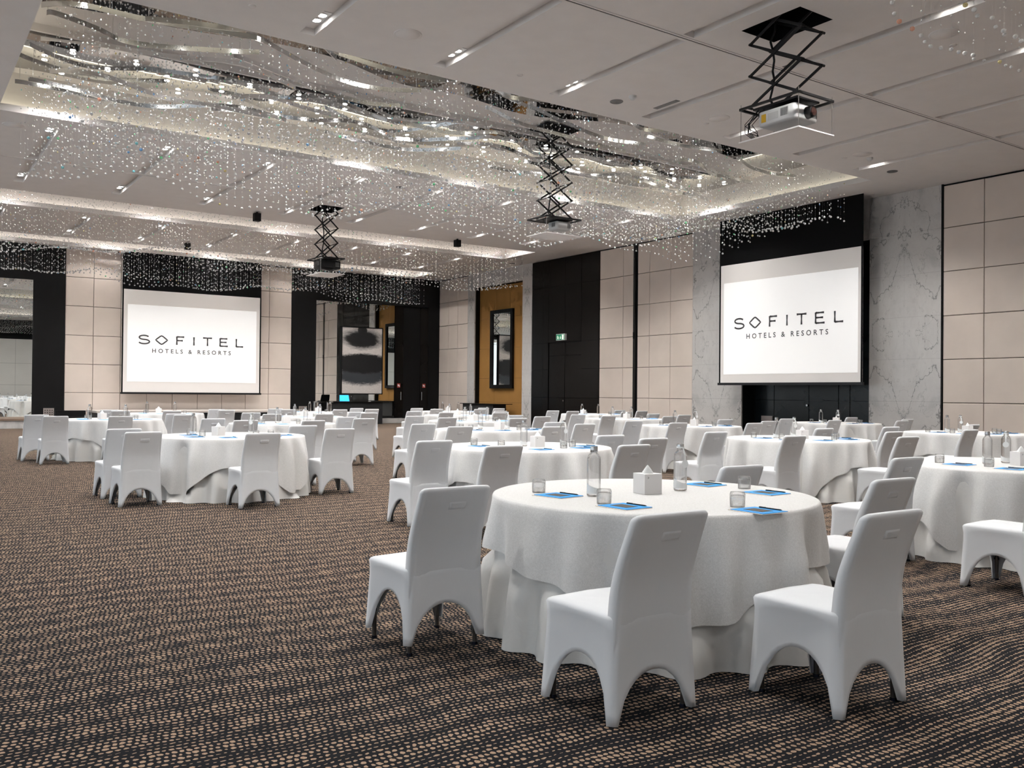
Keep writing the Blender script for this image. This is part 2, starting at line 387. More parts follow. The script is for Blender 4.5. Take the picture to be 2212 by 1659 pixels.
# right wall
zc = [0.18, 1.21, 2.235, 3.27, 4.32, 5.355, 6.36]
bk = MB(); bk.box(XW, -6, -0.1, XW+0.7, 13.67, H+0.3); bk.box(XW, 17.83, -0.1, XW+0.7, 28.92, H+0.3); bk.box(XW+0.30, 28.92, -0.1, XW+0.7, 32.42, H+0.3)
bk.box(XW, 28.92, 5.79, XW+0.3, 32.42, H+0.3); bk.box(XW, 32.42, -0.1, XW+0.7, YF+0.4, H+0.3)
bk.box(XW+0.60, 13.67, -0.1, XW+0.7, 17.83, H+0.3); bk.box(XW, 13.67, 5.34, XW+0.6, 17.83, H+0.3)
struct('wall_right', bk, M_black)
def beige(side, ss, name):
    p = MB(); pads(p, side, ss, zc, 0.0, 0.05)
    wbox(p, side, min(ss), max(ss), 0, 0.17, 0, 0.04)
    struct(name, p, M_beige)
beige('R', [11.72, 10.75, 9.78, 8.81, 7.84, 6.87, 5.90, 4.93, 3.96, 2.99, 2.02, 1.05, 0.08, -0.9, -1.9, -2.9, -3.9, -4.9], 'wall_right')
beige('R', [22.30, 21.73, 20.77, 19.80], 'wall_right')
beige('R', [24.24, 23.02, 22.51], 'wall_right')
beige('R', [35.40, 34.59, 33.80, 32.98], 'wall_right')
def marb(s0, s1, z0, z1, d=0.05, cs=None, joint=True, ret=None):
    cs = (s0+s1)/2 if cs is None else cs
    p = MB(); zz = [z for z in (0, 1.23, 2.27, 3.3, 4.34, 5.37) if z0 < z < z1]; zz = [z0]+zz+[z1]
    for a, b in zip(zz[:-1], zz[1:]):
        for u0, u1 in (((s0, cs), (cs, s1)) if joint else ((s0, s1),)):
            p.box(-d, u0-cs+0.0012, a+0.0012, 0.0, u1-cs-0.0012, b-0.0012)
    struct('wall_right', p, M_marble, loc=(XW, cs, 0))
marb(11.76, 13.67, 0, H); marb(17.83, 19.80, 0, H); marb(13.67, 17.83, 5.34, H)
marb(28.29, 28.92, 0, H, joint=False); marb(32.42, 32.98, 0, H, joint=False); marb(28.92, 32.42, 5.79, H)
t = MB(); wbox(t, 'R', 11.72, 11.76, 0, H, 0, 0.07); wbox(t, 'R', 22.31, 22.50, 0, H, -0.02, 0.01)
wbox(t, 'R', 22.41, 22.49, 0, H, 0.0, 0.075, 1); wbox(t, 'R', 22.44, 22.46, 0, H, 0.075, 0.085)
wbox(t, 'R', 22.42, 22.47, 3.20, 3.42, 0.075, 0.10)
struct('trim_3', t, [M_black, M_legm])
# ochre recess
t = MB(); ss = [28.94, 30.12, 31.25, 32.40]
def opads(mb, ss, zs):
    for a, b in zip(ss[:-1], ss[1:]):
        for c_, e_ in zip(zs[:-1], zs[1:]):
            mb.box(XW+0.20, a+0.004, c_+0.004, XW+0.28, b-0.004, e_-0.004)
opads(t, ss, [0, 0.95]); opads(t, ss, [0.95, 1.95, 3.2, 4.45, 5.78])
struct('wall_right', t, M_ochre)
# black glossy bay with service door
t = MB(); ss = [24.26, 24.9+0.0, 25.25]
for a, b in zip([24.26, 25.25, 27.21, 27.55], [25.25, 27.21, 27.55, 28.27]):
    zz = [0, 1.19, 2.24, 3.25, 5.35, 6.38]
    if a == 25.25: zz = [3.25, 5.35, 6.38]
    for c_, e_ in zip(zz[:-1], zz[1:]):
        if a == 25.25:
            wbox(t, 'R', 25.26, 26.2, c_+0.004, e_-0.004, 0, 0.05); wbox(t, 'R', 26.21, 27.20, c_+0.004, e_-0.004, 0, 0.05)
        else: wbox(t, 'R', a+0.004, b-0.004, c_+0.004, e_-0.004, 0, 0.05)
struct('wall_right', t, M_gloss)
d1 = MB()
for a, b in ((25.27, 26.22), (26.24, 27.19)):
    for c_, e_ in ((0.02, 1.18), (1.19, 2.75), (2.76, 3.23)): wbox(d1, 'R', a, b, c_, e_, 0.0, 0.025)
D1 = struct('door_1', d1, M_gloss); D1['label'] = 'black glossy double door under the green exit sign'
obj('door_knob', MB().tube((XW-0.025, 26.26, 1.08), (XW-0.07, 26.26, 1.08), 0.025, 10), M_chrome, D1, label='chrome knob')
# dark recess below and behind the right screen
t = MB()
for a, b in ((13.68, 14.6), (14.62, 14.95), (14.97, 15.9), (15.92, 17.1), (17.12, 17.82)):
    for c_, e_ in ((0, 1.21), (1.22, 2.3), (2.31, 5.33)): t.box(XW+0.52, a, c_, XW+0.6, b, e_)
D2 = struct('door_2', t, M_teal); D2['label'] = 'dark panelled doors behind the right-hand screen'
obj('door_knob', MB().tube((XW+0.52, 15.95, 1.08), (XW+0.47, 15.95, 1.08), 0.03, 10), M_chrome, D2, label='chrome knob')
# far wall
bk = MB(); bk.box(-8, YF+0.05, -0.1, XW+0.7, YF+0.4, H+0.3)
struct('wall_far', bk, M_black)
pz = [0.18, 1.21, 2.235, 3.27, 4.32, 5.355, 6.36]
p = MB(); pads(p, 'F', [5.25, 6.18, 7.11, 8.04, 8.97, 9.90, 10.83, 11.76, 12.70, 13.64], pz, -0.04, 0.02)
wbox(p, 'F', 5.25, 13.64, 0, 0.17, -0.04, 0.01); struct('wall_far', p, M_beige)
p = MB()
wbox(p, 'F', 4.23, 5.24, 0, H, -0.04, 0.05); wbox(p, 'F', -8, 4.23, 5.15, H, -0.04, 0.05); wbox(p, 'F', -8, 4.23, 0, 0.28, -0.04, 0.05)
wbox(p, 'F', 13.65, 14.70, 0, H, -0.04, 0.05); wbox(p, 'F', 14.70, 20.05, 5.14, H, -0.04, 0.05); wbox(p, 'F', 14.70, 18.36, 0, 0.3, -0.04, 0.05)
wbox(p, 'F', 18.80, 19.64, 0, 5.14, -0.04, 0.0); wbox(p, 'F', 20.05, XW, 0, H, -0.04, 0.05)
struct('wall_far', p, M_black)
tag(obj('wall_mirror', MB().box(-3, YF-0.01, 0.30, 4.23, YF+0.03, 5.15), M_mirror), 'tall wall mirror at the left edge above the brown ledge', 'mirror')
t = MB()
for i in range(3): t.box(14.70+i*1.22, YF-0.01, 0.30, 14.70+(i+1)*1.22-0.006, YF+0.03, 5.13)
tag(obj('wall_mirror', t, M_mirror), 'tall wall mirror behind the black and white painting', 'mirror')
for i, (a, b, hx) in enumerate(((18.38, 18.79, 18.66), (19.64, 20.04, 19.70))):
    D = struct('door_%d' % (3+i), MB().box(a, YF-0.03, 0.22, b, YF+0.02, 5.12), M_glossd if False else M_gloss)
    D['label'] = ('left' if i == 0 else 'right') + ' glossy dark door leaf right of the painting'
    hz = MB(); hz.path([(hx, YF-0.03, 1.0), (hx, YF-0.09, 1.0), (hx, YF-0.09, 1.34), (hx, YF-0.03, 1.34)], 0.014, 8)
    obj('door_handle', hz, M_chrome, D, label='chrome pull handle')
    sg = MB().box(a+0.12, YF-0.036, 1.54, a+0.27, YF-0.03, 1.72, 0)
    sg.box(a+0.15, YF-0.038, 1.60, a+0.20, YF-0.036, 1.68, 1); sg.box(a+0.21, YF-0.038, 1.57, a+0.24, YF-0.036, 1.66, 1)
    obj('door_sticker', sg, [M_red, M_label], D, label='small red square safety sticker')
# marble plinths and ledge along the far wall
t = MB(); t.box(-8, 34.25, 0, 4.6, YF-0.0, 0.265); struct('trim_4', t, M_marble)
struct('trim_5', MB().box(-8, 34.22, 0.266, 4.6, YF-0.05, 0.33), M_wood)
struct('trim_6', MB().box(14.7, 34.85, 0, 20.6, YF, 0.20), M_marble)
# back of the room: pale panels under a black header (seen in the mirrors)
t = MB(); t.box(-8, -5.2, 0, XW+0.5, -5.0, H+0.3, 1)
for i in range(20):
    for a, b in ((0.02, 1.6), (1.61, 3.2), (3.21, 5.0)): t.box(-8+i*1.45, -5.0, a, -8+(i+1)*1.45-0.01, -4.96, b, 0)
struct('wall_back', t, [M_pale, M_black])

# ------------------------------------------------------------------ projector screens with the projected logo
def stroke(mb, pts, w, z0, mi=0, closed=False, flare=0.0):
    """flat lettering stroke in (u, v), later mapped on the screen"""
    n = len(pts); L = []; R = []
    for i in range(n):
        a = pts[(i-1) % n] if (closed or i > 0) else pts[i]; b = pts[(i+1) % n] if (closed or i < n-1) else pts[i]
        dx, dy = b[0]-a[0], b[1]-a[1]; l = math.hypot(dx, dy) or 1; nx, ny = -dy/l, dx/l
        ww = w*(1+flare*(2*abs(i/(n-1)-0.5)))/2
        L.append((pts[i][0]+nx*ww, pts[i][1]+ny*ww)); R.append((pts[i][0]-nx*ww, pts[i][1]-ny*ww))
    rng = range(n if closed else n-1)
    for i in rng:
        j = (i+1) % n; mb._add([(*L[i], z0), (*R[i], z0), (*R[j], z0), (*L[j], z0)], [(0,1,2,3)], mi)
def arc(cx, cy, rx, ry, a0, a1, n=14): return [(cx+rx*math.cos(math.radians(a0+(a1-a0)*i/n)), cy+ry*math.sin(math.radians(a0+(a1-a0)*i/n))) for i in range(n+1)]
def logo_mesh(width):
    """SOFITEL / HOTELS & RESORTS, centred at u=0; width of the top line given"""
    mb = MB(); k = width/3.88; h = 0.315*k; w = 0.052*k; u = lambda x: (x-1.94)*k
    def P(x0, pts): return [(u(x0)+px*k, py*h) for px, py in pts]
    s = arc(0.19, 0.745, 0.17, 0.235, 25, 265, 16)+arc(0.19, 0.255, 0.19, 0.25, 85, -160, 16)[0:]
    stroke(mb, P(0.0, s), w, 0)
    oo = [(0.0, 0.5), (0.04, 0.62), (0.16, 0.93), (0.21, 1.0), (0.26, 0.93), (0.38, 0.62), (0.42, 0.5), (0.38, 0.38), (0.26, 0.07), (0.21, 0.0), (0.16, 0.07), (0.04, 0.38)]
    stroke(mb, P(0.60, oo), w*0.95, 0, closed=True)
    def bar(x0, a, b): stroke(mb, P(x0, [a, ((a[0]+b[0])/2, (a[1]+b[1])/2), b]), w*0.82, 0, flare=0.45)
    bar(1.36, (0, 0), (0, 1)); bar(1.36, (0, 0.96), (0.27, 0.96)); bar(1.36, (0, 0.52), (0.22, 0.52))
    bar(1.99, (0, 0), (0, 1))
    bar(2.33, (0.17, 0), (0.17, 1)); bar(2.33, (0, 0.96), (0.34, 0.96))
    bar(2.98, (0, 0), (0, 1)); bar(2.98, (0, 0.96), (0.28, 0.96)); bar(2.98, (0, 0.52), (0.25, 0.52)); bar(2.98, (0, 0.04), (0.30, 0.04))
    bar(3.61, (0, 0), (0, 1)); bar(3.61, (0, 0.04), (0.27, 0.04))
    # second line from the built-in font
    cu = bpy.data.curves.new('line', 'FONT'); cu.body = 'HOTELS & RESORTS'; cu.size = 0.205*k; cu.space_character = 1.62; cu.space_word = 1.0; cu.align_x = 'CENTER'
    cu.resolution_u = 3; cu.offset = 0.0025*k
    to = bpy.data.objects.new('line', cu); COL.objects.link(to)
    bpy.context.view_layer.update()
    me = bpy.data.meshes.new_from_object(to.evaluated_get(bpy.context.evaluated_depsgraph_get()))
    vv = [tuple(q.co) for q in me.vertices]; wd = max(q[0] for q in vv)-min(q[0] for q in vv); c0 = (max(q[0] for q in vv)+min(q[0] for q in vv))/2
    sc = 2.92*k/wd
    mb._add([((q[0]-c0)*sc, q[1]*1.05-0.52*h/0.315*0.62, 0) for q in vv], [tuple(pp.vertices) for pp in me.polygons])
    bpy.data.objects.remove(to); bpy.data.meshes.remove(me)
    return mb
def map_to(mb, side, s_c, z_c, plane):
    o = []
    for (a, b, _) in mb.v:
        o.append((plane, s_c-a, z_c+b) if side == 'R' else (s_c+a, plane, z_c+b))
    mb.v = o; return mb
def islands(mb):
    """split the logo into its letters: pieces whose horizontal spans overlap on the same line of text"""
    par = list(range(len(mb.v)))
    def fd(i):
        while par[i] != i: par[i] = par[par[i]]; i = par[i]
        return i
    for f in mb.f:
        for q in f[1:]: par[fd(q)] = fd(f[0])
    g = {}
    for f in mb.f: g.setdefault(fd(f[0]), []).append(f)
    items = []
    for fs in g.values():
        vs = {i for f in fs for i in f}; u = [mb.v[i][0] for i in vs]; z = [mb.v[i][1] for i in vs]
        items.append([min(u), max(u), sum(z)/len(z) > -0.02, fs])
    items.sort(key=lambda t: (t[2], t[0])); out = []
    for it in items:
        if out and out[-1][2] == it[2] and it[0] < out[-1][1]+0.012: out[-1][1] = max(out[-1][1], it[1]); out[-1][3] += it[3]
        else: out.append(it)
    res = []
    for it in out:
        m_ = MB(); m_._add(mb.v, it[3]); used_ = sorted({i for f in it[3] for i in f}); ix = {a: b for b, a in enumerate(used_)}
        m_.v = [mb.v[i] for i in used_]; m_.f = [[ix[i] for i in f] for f in it[3]]; res.append(m_)
    return res
def screen(side, plane, s0, s1, z0, z1, img, label, logo):
    """side R: plane is X, s along Y; side F: plane is Y, s along X"""
    T = thing('projection_screen', label, 'projection screen', (plane, (s0+s1)/2, z0) if side == 'R' else ((s0+s1)/2, plane, z0))
    T_loc = Vector(T.location)
    def bx(mb, a, b, c_, e_, d0, d1):
        if side == 'R': mb.box(plane-d1, a, c_, plane-d0, b, e_)
        else: mb.box(a, plane-d1, c_, b, plane-d0, e_)
    def put(name, mb, M, par=T, lab=None):
        mb.v = [tuple(Vector(q)-T_loc) for q in mb.v]; return obj(name, mb, M, par, label=lab)
    m1 = MB(); bx(m1, s0, s1, z1, H, -0.012, 0.0); put('masking_drop', m1, M_drop, lab='black cloth drop reaching up to the ceiling')
    m2 = MB(); bx(m2, s0, s1, z0, z1, -0.006, 0.0); sc = put('screen_surface', m2, M_screen)
    for a_, b_ in ((s0, s0+0.05), (s1-0.05, s1)):
        m3 = MB(); bx(m3, a_, b_, z0, z1, 0.0, 0.004); put('border', m3, M_drop)
    m4 = MB(); bx(m4, s0-0.03, s1+0.03, z0-0.07, z0, -0.03, 0.03); cs = (s0+s1)/2
    put('bottom_bar', m4, M_dmetal)
    m5 = MB(); bx(m5, img[0], img[1], img[2], img[3], 0.003, 0.005); pim = put('projected_image', m5, M_proj, lab='bright rectangle of projected light')
    for gm in islands(logo_mesh(logo[0])):
        put('letter', map_to(gm, side, logo[1], logo[2], plane-0.007), M_ink, pim, 'dark grey projected letter')
    return T
screen('R', 19.94, 13.42, 18.11, 1.70, 5.09, (13.55, 17.94, 1.94, 4.57), 'ceiling-hung projection screen showing a logo on the right-hand marble wall', (3.57, 15.755, 3.235))
screen('F', 35.10, 7.08, 12.25, 1.25, 5.02, (7.27, 12.06, 1.64, 4.47), 'ceiling-hung projection screen showing a logo above the stage on the left', (3.88, 9.60, 3.04))

# ------------------------------------------------------------------ far wall furnishings
T = thing('stage', 'low portable stage with black skirt below the left-hand screen', 'stage', (9.7, 34.3, 0))
obj('stage_deck', MB().box(-3.75, -1.0, 0.53, 3.85, 1.0, 0.60), M_stagetop, T)
r = []; n = 160
for i in range(n+1):
    x = -3.72+7.54*i/n; r.append((x, -0.97-0.02*math.sin(i*1.1)))
mb = MB()
for a, b in zip(r[:-1], r[1:]): mb._add([(a[0],a[1],0),(b[0],b[1],0),(b[0],b[1],0.53),(a[0],a[1],0.53)], [(0,1,2,3)], 0, True)
mb.box(-3.72, -0.90, 0, -3.70, 0.95, 0.53); mb.box(3.80, -0.90, 0, 3.82, 0.95, 0.53)
obj('stage_skirt', mb, M_drape, T, label='pleated black skirt')
mb = MB()
for i in range(3): mb.box(0, 0.32*i, 0, 0.95, 0.32*(i+1)-0.02, 0.2*(i+1))
mb.tube((0.02, 0.05, 0.2), (0.02, 0.05, 0.55), 0.015); mb.tube((0.02, 0.9, 0.6), (0.02, 0.9, 0.75), 0.015)
tag(obj('stage_steps', mb, M_black, loc=(4.78, 33.4, 0)), 'black steps beside the left end of the stage', 'steps')
T = thing('console_table', 'black-draped console table below the black and white painting', 'table', (16.0, 34.40, 0))
mb = MB(); mb.box(-1.12, -0.33, 0.0, 1.12, 0.33, 0.90)
obj('drape', mb, M_drape, T); obj('table_top', MB().box(-1.22, -0.36, 0.90, 1.40, 0.36, 0.925), M_gloss, T)
T = thing('laptop', 'open laptop with a blue screen on the black console', 'laptop', (15.55, 34.30, 0.925), -0.1)
obj('keyboard_base', MB().box(-0.19, -0.13, 0, 0.19, 0.13, 0.018), M_dmetal, T)
mb = MB(); mb.quad((-0.21, 0.13, 0.02), (0.21, 0.13, 0.02), (0.19, 0.20, 0.27), (-0.19, 0.20, 0.27)); 
obj('screen', mb, M_cyan, T, label='bright blue screen')
mb = MB(); mb._add([(-0.215,0.134,0.012),(0.215,0.134,0.012),(0.195,0.206,0.278),(-0.195,0.206,0.278),(-0.215,0.144,0.012),(0.215,0.144,0.012),(0.195,0.216,0.278),(-0.195,0.216,0.278)], [(0,3,2,1),(4,5,6,7),(0,1,5,4),(1,2,6,5),(2,3,7,6),(3,0,4,7)]); obj('lid', mb, M_dmetal, T)
T = thing('painting', 'tall framed black and white abstract painting on the mirrored far wall', 'painting', (16.79, YF-0.06, 2.67))
obj('canvas', MB().box(-0.93, -0.02, -1.40, 0.93, 0.02, 1.40), M_paint, T)
mb = MB(); mb.box(-0.97, -0.035, -1.44, -0.93, 0.04, 1.44); mb.box(0.93, -0.035, -1.44, 0.97, 0.04, 1.44); mb.box(-0.97, -0.035, 1.40, 0.97, 0.04, 1.44); mb.box(-0.97, -0.035, -1.44, 0.97, 0.04, -1.40)
obj('frame', mb, M_black, T, label='thin black frame')
# framed mirror in the ochre recess
T = thing('framed_mirror', 'tall black-framed mirror on the ochre wall recess', 'mirror', (XW+0.17, 30.64, 3.15))
obj('mirror_pane', MB().box(-0.02, -0.66, -1.47, 0.0, 0.66, 1.47), M_mirror, T)
mb = MB(); mb.box(-0.07, -0.82, -1.62, 0.03, -0.66, 1.62); mb.box(-0.07, 0.66, -1.62, 0.03, 0.82, 1.62); mb.box(-0.07, -0.66, 1.47, 0.03, 0.66, 1.62); mb.box(-0.07, -0.66, -1.62, 0.03, 0.66, -1.47)
obj('mirror_frame', mb, M_gloss, T, label='wide black frame')
T = thing('console_table', 'black-draped console table below the framed mirror on the ochre wall', 'table', (20.25, 31.0, 0))
obj('drape', MB().box(-0.32, -1.05, 0.0, 0.30, 1.25, 0.88), M_drape, T); obj('table_top', MB().box(-0.36, -1.45, 0.88, 0.34, 1.42, 0.905), M_gloss, T)
# exit sign above the service door
T = thing('exit_sign', 'green illuminated running-man exit sign above the black service door', 'sign', (XW-0.05, 26.36, 3.43))
obj('sign_box', MB().box(-0.09, -0.26, -0.12, 0.0, 0.26, 0.12), M_plastic, T)
obj('sign_face', MB().box(-0.096, -0.23, -0.10, -0.09, 0.245, 0.10), M_green, T, label='green sign face')
mb = MB(); X0 = -0.099
def qy(a0, z0, a1, z1): mb.box(X0-0.001, min(a0,a1), min(z0,z1), X0+0.003, max(a0,a1), max(z0,z1))
qy(-0.20, -0.085, -0.10, 0.085)                     # door
mb.beam((X0, 0.15, 0.03), (X0, 0.12, -0.02), 0.01, 0.035); mb.beam((X0, 0.12, -0.02), (X0, 0.08, -0.08), 0.01, 0.02); mb.beam((X0, 0.12, -0.02), (X0, 0.19, -0.07), 0.01, 0.02)
mb.beam((X0, 0.14, 0.02), (X0, 0.09, 0.0), 0.01, 0.015); mb.beam((X0, 0.15, 0.03), (X0, 0.20, 0.0), 0.01, 0.015); mb.lathe([(0.0, -0.018), (0.017, 0), (0.0, 0.018)], 8, (X0+0.01, 0.145, 0.062))
mb.beam((X0, -0.01, 0.05), (X0, -0.01, -0.04), 0.01, 0.014); mb.beam((X0, -0.01, -0.06), (X0, 0.03, -0.02), 0.01, 0.014); mb.beam((X0, -0.01, -0.06), (X0, -0.05, -0.02), 0.01, 0.014)
obj('pictogram', mb, M_pict, T, label='pale running figure, arrow and doorway')
# floor-level socket plates
def plate(loc, side, label):
    mb = MB()
    if side == 'F':
        mb.box(-0.17, -0.03, 0, 0.17, 0, 0.30, 0)
        for i in range(4):
            for j in range(3): mb.box(-0.13+0.075*i, -0.034, 0.06+0.075*j, -0.10+0.075*i, -0.03, 0.09+0.075*j, 1)
    else:
        mb.box(-0.03, -0.2, 0, 0, 0.2, 0.30, 0)
        for i in range(3): mb.box(-0.034, -0.12+0.1*i, 0.10, -0.03, -0.07+0.1*i, 0.15, 1)
    tag(obj('socket_plate', mb, [M_plate, M_black], loc=loc), label, 'socket plate')
plate((4.76, YF-0.05, 0.36), 'F', 'metal audio socket plate on the black pier at the far left')
plate((14.15, YF-0.05, 0.42), 'F', 'brown socket plate on the black pier left of the mirror')
plate((XW+0.52, 17.35, 0.0+0.45), 'R', 'grey socket plate in the dark recess under the right-hand screen')
# acrylic lectern
T = thing('lectern', 'clear acrylic lectern near the front of the console', 'lectern', (12.80, 30.0, 0))
mb = MB(); mb.box(-0.28, -0.02, 0, -0.22, 0.30, 0.95); obj('side_panel', mb, M_acry, T)
mb = MB(); mb.box(0.22, -0.02, 0, 0.28, 0.30, 0.95); obj('side_panel', mb, M_acry, T)
obj('lectern_top', MB().box(-0.30, -0.05, 0.95, 0.30, 0.34, 0.99), M_acry, T); obj('lectern_base', MB().box(-0.30, -0.05, 0, 0.30, 0.34, 0.02), M_acry, T)

# ------------------------------------------------------------------ ceiling fixtures
def spot(loc, parent, e, size=2.2, blend=0.7, col=(1, 0.97, 0.94), r=0.06):
    l = bpy.data.lights.new('downlight_lamp', 'SPOT'); l.energy = e; l.spot_size = size; l.spot_blend = blend; l.color = col; l.shadow_soft_size = r
    o = bpy.data.objects.new('downlight_lamp', l); COL.objects.link(o); o.location = loc; o.parent = parent; return o
DLP = None
def lampdisc(x): return MB().tube((0, x, 0), (0, x, -0.012), 0.062, 14)
ends = []
for x in slotX:
    for y in (-3.2, 6.4, 11.68, 19.9, 24.5, 29.4, 32.2): ends.append((x, y))  # rear row is added out of view to brighten chair backs and walls
rowname = {-3.2: 'added unseen rear', 6.4: 'nearest', 11.68: 'second', 19.9: 'third', 24.5: 'fourth', 29.4: 'fifth', 32.2: 'farthest'}
colname = ['first', 'second', 'third', 'fourth', 'fifth', 'sixth', 'seventh', 'eighth', 'ninth']
ring = MB().lathe([(0.078, 0.0), (0.078, -0.006), (0.064, -0.014), (0.062, -0.004)], 16)
pl = MB().box(-0.105, -0.22, 0, 0.105, 0.22, 0.006)
unlit = {(11.36, 11.68), (15.62, 11.68)}
proto = None
me_plate = mkmesh('lamp_plate', pl, M_plastic); me_lamp = mkmesh('lamp', lampdisc(0), M_lamp); me_off = mkmesh('lamp', lampdisc(0), M_grille); me_ring = mkmesh('lamp_ring', ring, M_chrome)
for (x, y) in ends:
    T = thing('downlight', 'twin downlight in the %s ceiling slot from the left, %s row' % (colname[slotX.index(x)], rowname[y]), 'downlight', (x, y, H+0.09), group='twin downlights in the ceiling slots')
    o = bpy.data.objects.new('lamp_plate', me_plate); COL.objects.link(o); o.parent = T
    lit = (x, y) not in unlit
    for dy in (-0.10, 0.10):
        for nm, me in (('lamp', me_lamp if lit else me_off), ('lamp_ring', me_ring)):
            o = bpy.data.objects.new(nm, me); COL.objects.link(o); o.parent = T; o.location = (0, dy, 0)
    if lit: spot((0, 0, -0.03), T, SPOT_W*(0.35 if y < 0 else 1.0 if y < 15 else 0.82))
# speakers, sprinklers, detectors, grilles on the ceiling
def disc(x, y, r, M, name, label, cat, ringr=True):
    mb = MB(); mb.lathe([(0.0, -0.012), (r*0.85, -0.012), (r*0.86, -0.006), (r*0.93, -0.014), (r, -0.008), (r, 0.002)], 24, (0,0,0))
    mb.v = [(a, b, c_) for a, b, c_ in mb.v]
    tag(obj(name, mb, M, loc=(x, y, H)), label, cat)
for x, y, l in ((6.00, 11.28, 'at the upper centre beside the second downlight'), (12.43, 11.34, 'above the right projector lift'), (16.69, 11.26, 'nearest the marble wall'), (12.03, 6.85, 'behind the crystals at the top right'), (1.97, 19.65, 'at the far left edge')):
    disc(x, y, 0.20, M_ceil, 'ceiling_speaker', 'round white ceiling speaker ' + l, 'speaker')
for x, y, l in ((10.31, 11.74, 'between the second and third lit slots'), (18.49, 11.72, 'near the marble wall top'), (10.38, 19.81, 'behind the first crystal recess'), (20.0, 28.82, 'above the black service door')):
    disc(x, y, 0.115, M_grille, 'air_valve', 'small round grey ceiling air valve ' + l, 'vent')
for x, y, l in ((3.90, 11.66, 'at the top centre-left'), (8.22, 11.67, 'between two lit ceiling slots'), (12.50, 11.71, 'left of the large ceiling speaker'), (16.65, 11.66, 'near the third large ceiling speaker'), (12.52, 6.99, 'beside the speaker behind the crystals')):
    disc(x, y, 0.05, M_white, 'sprinkler_cap', 'small flush sprinkler cap ' + l, 'sprinkler')
for x, y, l in ((10.34, 11.36, 'beside the small grey air valve'), (17.07, 11.34, 'beside the speaker nearest the marble wall')):
    mb = MB(); mb.lathe([(0.0, -0.07), (0.03, -0.07), (0.045, -0.045), (0.06, -0.04), (0.065, 0.0)], 18)
    tag(obj('smoke_detector', mb, M_plastic, loc=(x, y, H)), 'domed smoke detector ' + l, 'smoke detector')
mb = MB().box(-0.05, -0.28, -0.006, 0.05, 0.28, 0.0)
tag(obj('ceiling_grille', mb, M_grille, loc=(11.12, 11.35, H)), 'narrow dark slot grille beside an unlit ceiling slot', 'vent')
for i, (x, y, l) in enumerate(((8.59, 25.06, 'left of the black projector lift'), (15.41, 25.37, 'right of the black projector lift'), (8.44, 31.63, 'above the left-hand screen'))):
    mb = MB(); mb.box(-0.09, -0.09, -0.26, 0.09, 0.09, -0.04); mb.tube((0, 0, 0), (0, 0, -0.05), 0.03)
    tag(obj('hanging_fixture', mb, M_black, loc=(x, y, H)), 'small black box fixture hanging from the ceiling ' + l, 'ceiling fixture')

# ------------------------------------------------------------------ mirror soffits, lamps and ribbons in the recesses
def wavy(y, amp, k, ph, x0, x1, n=80):
    return [(x0+(x1-x0)*i/n, y+amp*math.sin(k*(x0+(x1-x0)*i/n)+ph)+0.4*amp*math.sin(2.3*k*(x0+(x1-x0)*i/n)+ph*2)) for i in range(n+1)]
def sheet(lo, hi, z, th=0.012):
    mb = MB()
    for i in range(len(lo)-1):
        a, b, c_, d_ = lo[i], lo[i+1], hi[i+1], hi[i]
        wz = lambda p: z+0.018*math.sin(p[0]*2.1+p[1]*3.0)
        mb._add([(a[0],a[1],wz(a)),(d_[0],d_[1],wz(d_)),(c_[0],c_[1],wz(c_)),(b[0],b[1],wz(b))], [(0,1,2,3)], 0, True)
        mb._add([(a[0],a[1],wz(a)),(b[0],b[1],wz(b)),(b[0],b[1],z+0.04),(a[0],a[1],z+0.04)], [(0,1,2,3)])
        mb._add([(d_[0],d_[1],wz(d_)),(d_[0],d_[1],z+0.04),(c_[0],c_[1],z+0.04),(c_[0],c_[1],wz(c_))], [(0,1,2,3)])
    return mb
tag(obj('mirror_sheet', sheet([(p[0], 12.40) for p in wavy(0, 0, 1, 0, 1.6, 18.9)], wavy(14.85, 0.28, 0.75, 0.6, 1.6, 18.9), 7.12), M_msoffit), 'wavy mirror-polished steel sheet along the near edge of the crystal recess', 'mirror panel')
struct('ceiling', MB().box(1.5, 16.18, 7.08, 19.0, 16.24, 7.2), M_ceil)
tag(obj('mirror_sheet', sheet(wavy(16.40, 0.10, 0.9, 2.0, 1.6, 18.9), wavy(18.1, 0.35, 0.85, 0.3, 1.6, 18.9), 7.08), M_msoffit), 'wavy mirror-polished steel sheet over the middle of the crystal recess', 'mirror panel')
ordn = 'first second third fourth fifth sixth seventh eighth ninth tenth eleventh twelfth thirteenth fourteenth fifteenth sixteenth seventeenth'.split()
me_pin = mkmesh('recess_lamp', MB().tube((0,0,0), (0,0,-0.012), 0.045, 12), M_lamp)
k = 0
rn = ['near', 'second', 'third', 'fourth']
for j, (y, z) in enumerate(((13.7, 7.10), (16.75, 7.05), (17.35, 7.05), (17.95, 7.05))):
    for i in range(17):
        x = 2.2+i*1.0+(0.35 if j % 2 else 0)
        o = bpy.data.objects.new('recess_lamp', me_pin); COL.objects.link(o); o.location = (x, y+0.1*math.sin(x), z)
        tag(o, 'bright pin lamp in the %s row of the crystal recess, %s from left' % (rn[j], ordn[i]), 'lamp', 'pin lamps in the mirrored crystal recess')
        if (i+j) % 3 == 0: spot((0, 0, -0.03), o, SPOT_W*0.45, 2.4)
